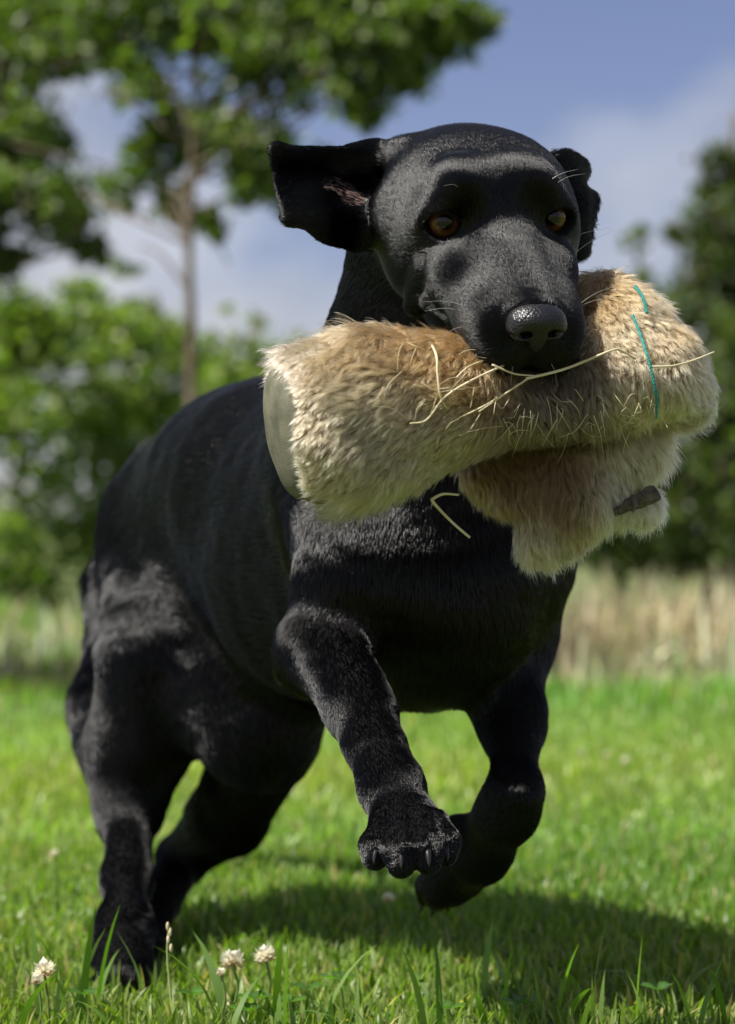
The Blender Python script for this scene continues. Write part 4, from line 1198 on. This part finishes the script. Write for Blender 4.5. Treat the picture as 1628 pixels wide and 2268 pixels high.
def clover(px, py, d, s, label, seed):
    c = P(px, py, d)
    t = empty('clover_flower', c * [1, 1, 0], label, 'flower', 'white clover flowers in the lawn')
    V, Fc, C = clover_head(seed)
    tl = Matrix.Rotation(random.uniform(-0.5, 0.5), 3, 'X') @ Matrix.Rotation(random.uniform(-0.4, 0.4), 3, 'Y')
    V = V @ np.array(tl).T * s + c
    np_mesh('flower_head', V, Fc, M['petal'], t, True, {'col': ('POINT', C)})
    q = spline([c * [1, 1, 0] + [random.uniform(-.01, .01), 0.004, -0.003], c * [1, 1, 0.5] + [0.003, 0, 0], c], 8)
    mesh_obj('stem', *tube(q, 0.0009, 6), M['stem'], t)
clover(98, 2150, 1.69, 1.0, 'white clover flower beside the dog hind paw at the picture edge', 1)
clover(82, 2172, 1.68, 0.6, 'small white clover flower tucked under the larger one at the picture edge', 6)
clover(516, 2128, 1.735, 1.0, 'white clover flower nearer the hind paw of the two in the shadow', 2)
clover(588, 2116, 1.76, 1.05, 'round cream clover flower farther from the hind paw of the two in shadow', 3)
clover(489, 2154, 1.72, 0.45, 'tiny white clover bud under the two clover flowers', 4)
far_lab = 'tiny blurred white clover flower far out on the sunny lawn'
for i, (x, y) in enumerate([(1290, 1668), (1385, 1682), (1345, 1672), (860, 1990), (1005, 1860), (120, 1890)]):
    d = (CAM_H - 0.045) * F_PX / (y - HORIZON)
    clover(x, y, d, random.uniform(0.5, 0.7), far_lab, 20 + i)
# clover leaves
def clover_leaf(px, d, hgt, s, label, seed):
    r = np.random.default_rng(seed)
    g = np.array([P(px, 0, d)[0], d, 0.0]); top = g + [r.normal(0, .006), r.normal(0, .006), hgt]
    t = empty('clover_leaf', g, label, 'leaf', 'clover leaves in the lawn')
    mesh_obj('stem', *tube(spline([g - [0, 0, .003], (g + top) / 2 + [.002, 0, 0], top], 6), 0.0007, 5), M['stem'], t)
    a0 = r.uniform(0, 6.28)
    for k in range(3):
        a = a0 + k * 2.094
        dv = np.array([math.cos(a), math.sin(a), 0.22]); sv = np.array([-math.sin(a), math.cos(a), 0])
        ring = [(0, 0), (0.25, 0.28), (0.6, 0.46), (0.9, 0.36), (0.97, 0.0), (0.9, -0.36), (0.6, -0.46), (0.25, -0.28)]
        V = [top + s * (u * dv + v * sv + np.array([0, 0, 0.35 * abs(v)])) for u, v in ring] + [top + s * 0.5 * dv]
        Fc = np.array([(i, (i + 1) % 8, 8) for i in range(8)])
        cc = np.tile(np.array([0.05, 0.11, 0.02, 1.0]) * r.uniform(0.8, 1.3), (9, 1)); cc[8, :3] *= 1.6
        np_mesh('leaflet', np.array(V), Fc, M['blade'], t, True, {'col': ('POINT', cc)})
for i, (x, d, h_, s) in enumerate([(535, 1.69, 0.022, 0.012), (575, 1.70, 0.028, 0.013), (445, 1.72, 0.026, 0.012), (640, 1.71, 0.024, 0.012), (700, 1.73, 0.028, 0.013), (1130, 1.71, 0.026, 0.012), (1010, 1.69, 0.022, 0.012), (180, 1.72, 0.026, 0.012), (760, 1.76, 0.03, 0.013), (1480, 1.72, 0.028, 0.013)]):
    clover_leaf(x, d, h_, s, 'small three-part clover leaf among the near grass blades', 50 + i)
# a thin seeding stem standing in front of the hind paw
g = np.array([P(385, 0, 1.73)[0], 1.73, -0.003])
st = empty('grass_stem', g * [1, 1, 0], 'thin pale seeding grass stem standing upright beside the hind paw', 'grass stem')
top = P(374, 2052, 1.73)
q = spline([g, lerp(g, top, .4) + [-0.001, 0, 0], lerp(g, top, .75) + [-0.002, 0, 0], top], 14)
mesh_obj('stalk', *tube(q, np.linspace(0.0011, 0.0006, 14), 6), mat('pale stem', (0.3, 0.36, 0.13), 0.5), st)
for k, zf in enumerate((0.80, 0.88, 0.95, 1.0)):
    c = lerp(g, top, zf)
    bm = bmesh.new(); bmesh.ops.create_icosphere(bm, subdivisions=2, radius=1)
    V = [np.array(v.co) * [0.0012, 0.0012, 0.0034] + c + [0.0008 * (-1) ** k, 0, 0] for v in bm.verts]; Fc = [[v.index for v in f.verts] for f in bm.faces]; bm.free()
    mesh_obj('seed', V, Fc, M['straw'], st)
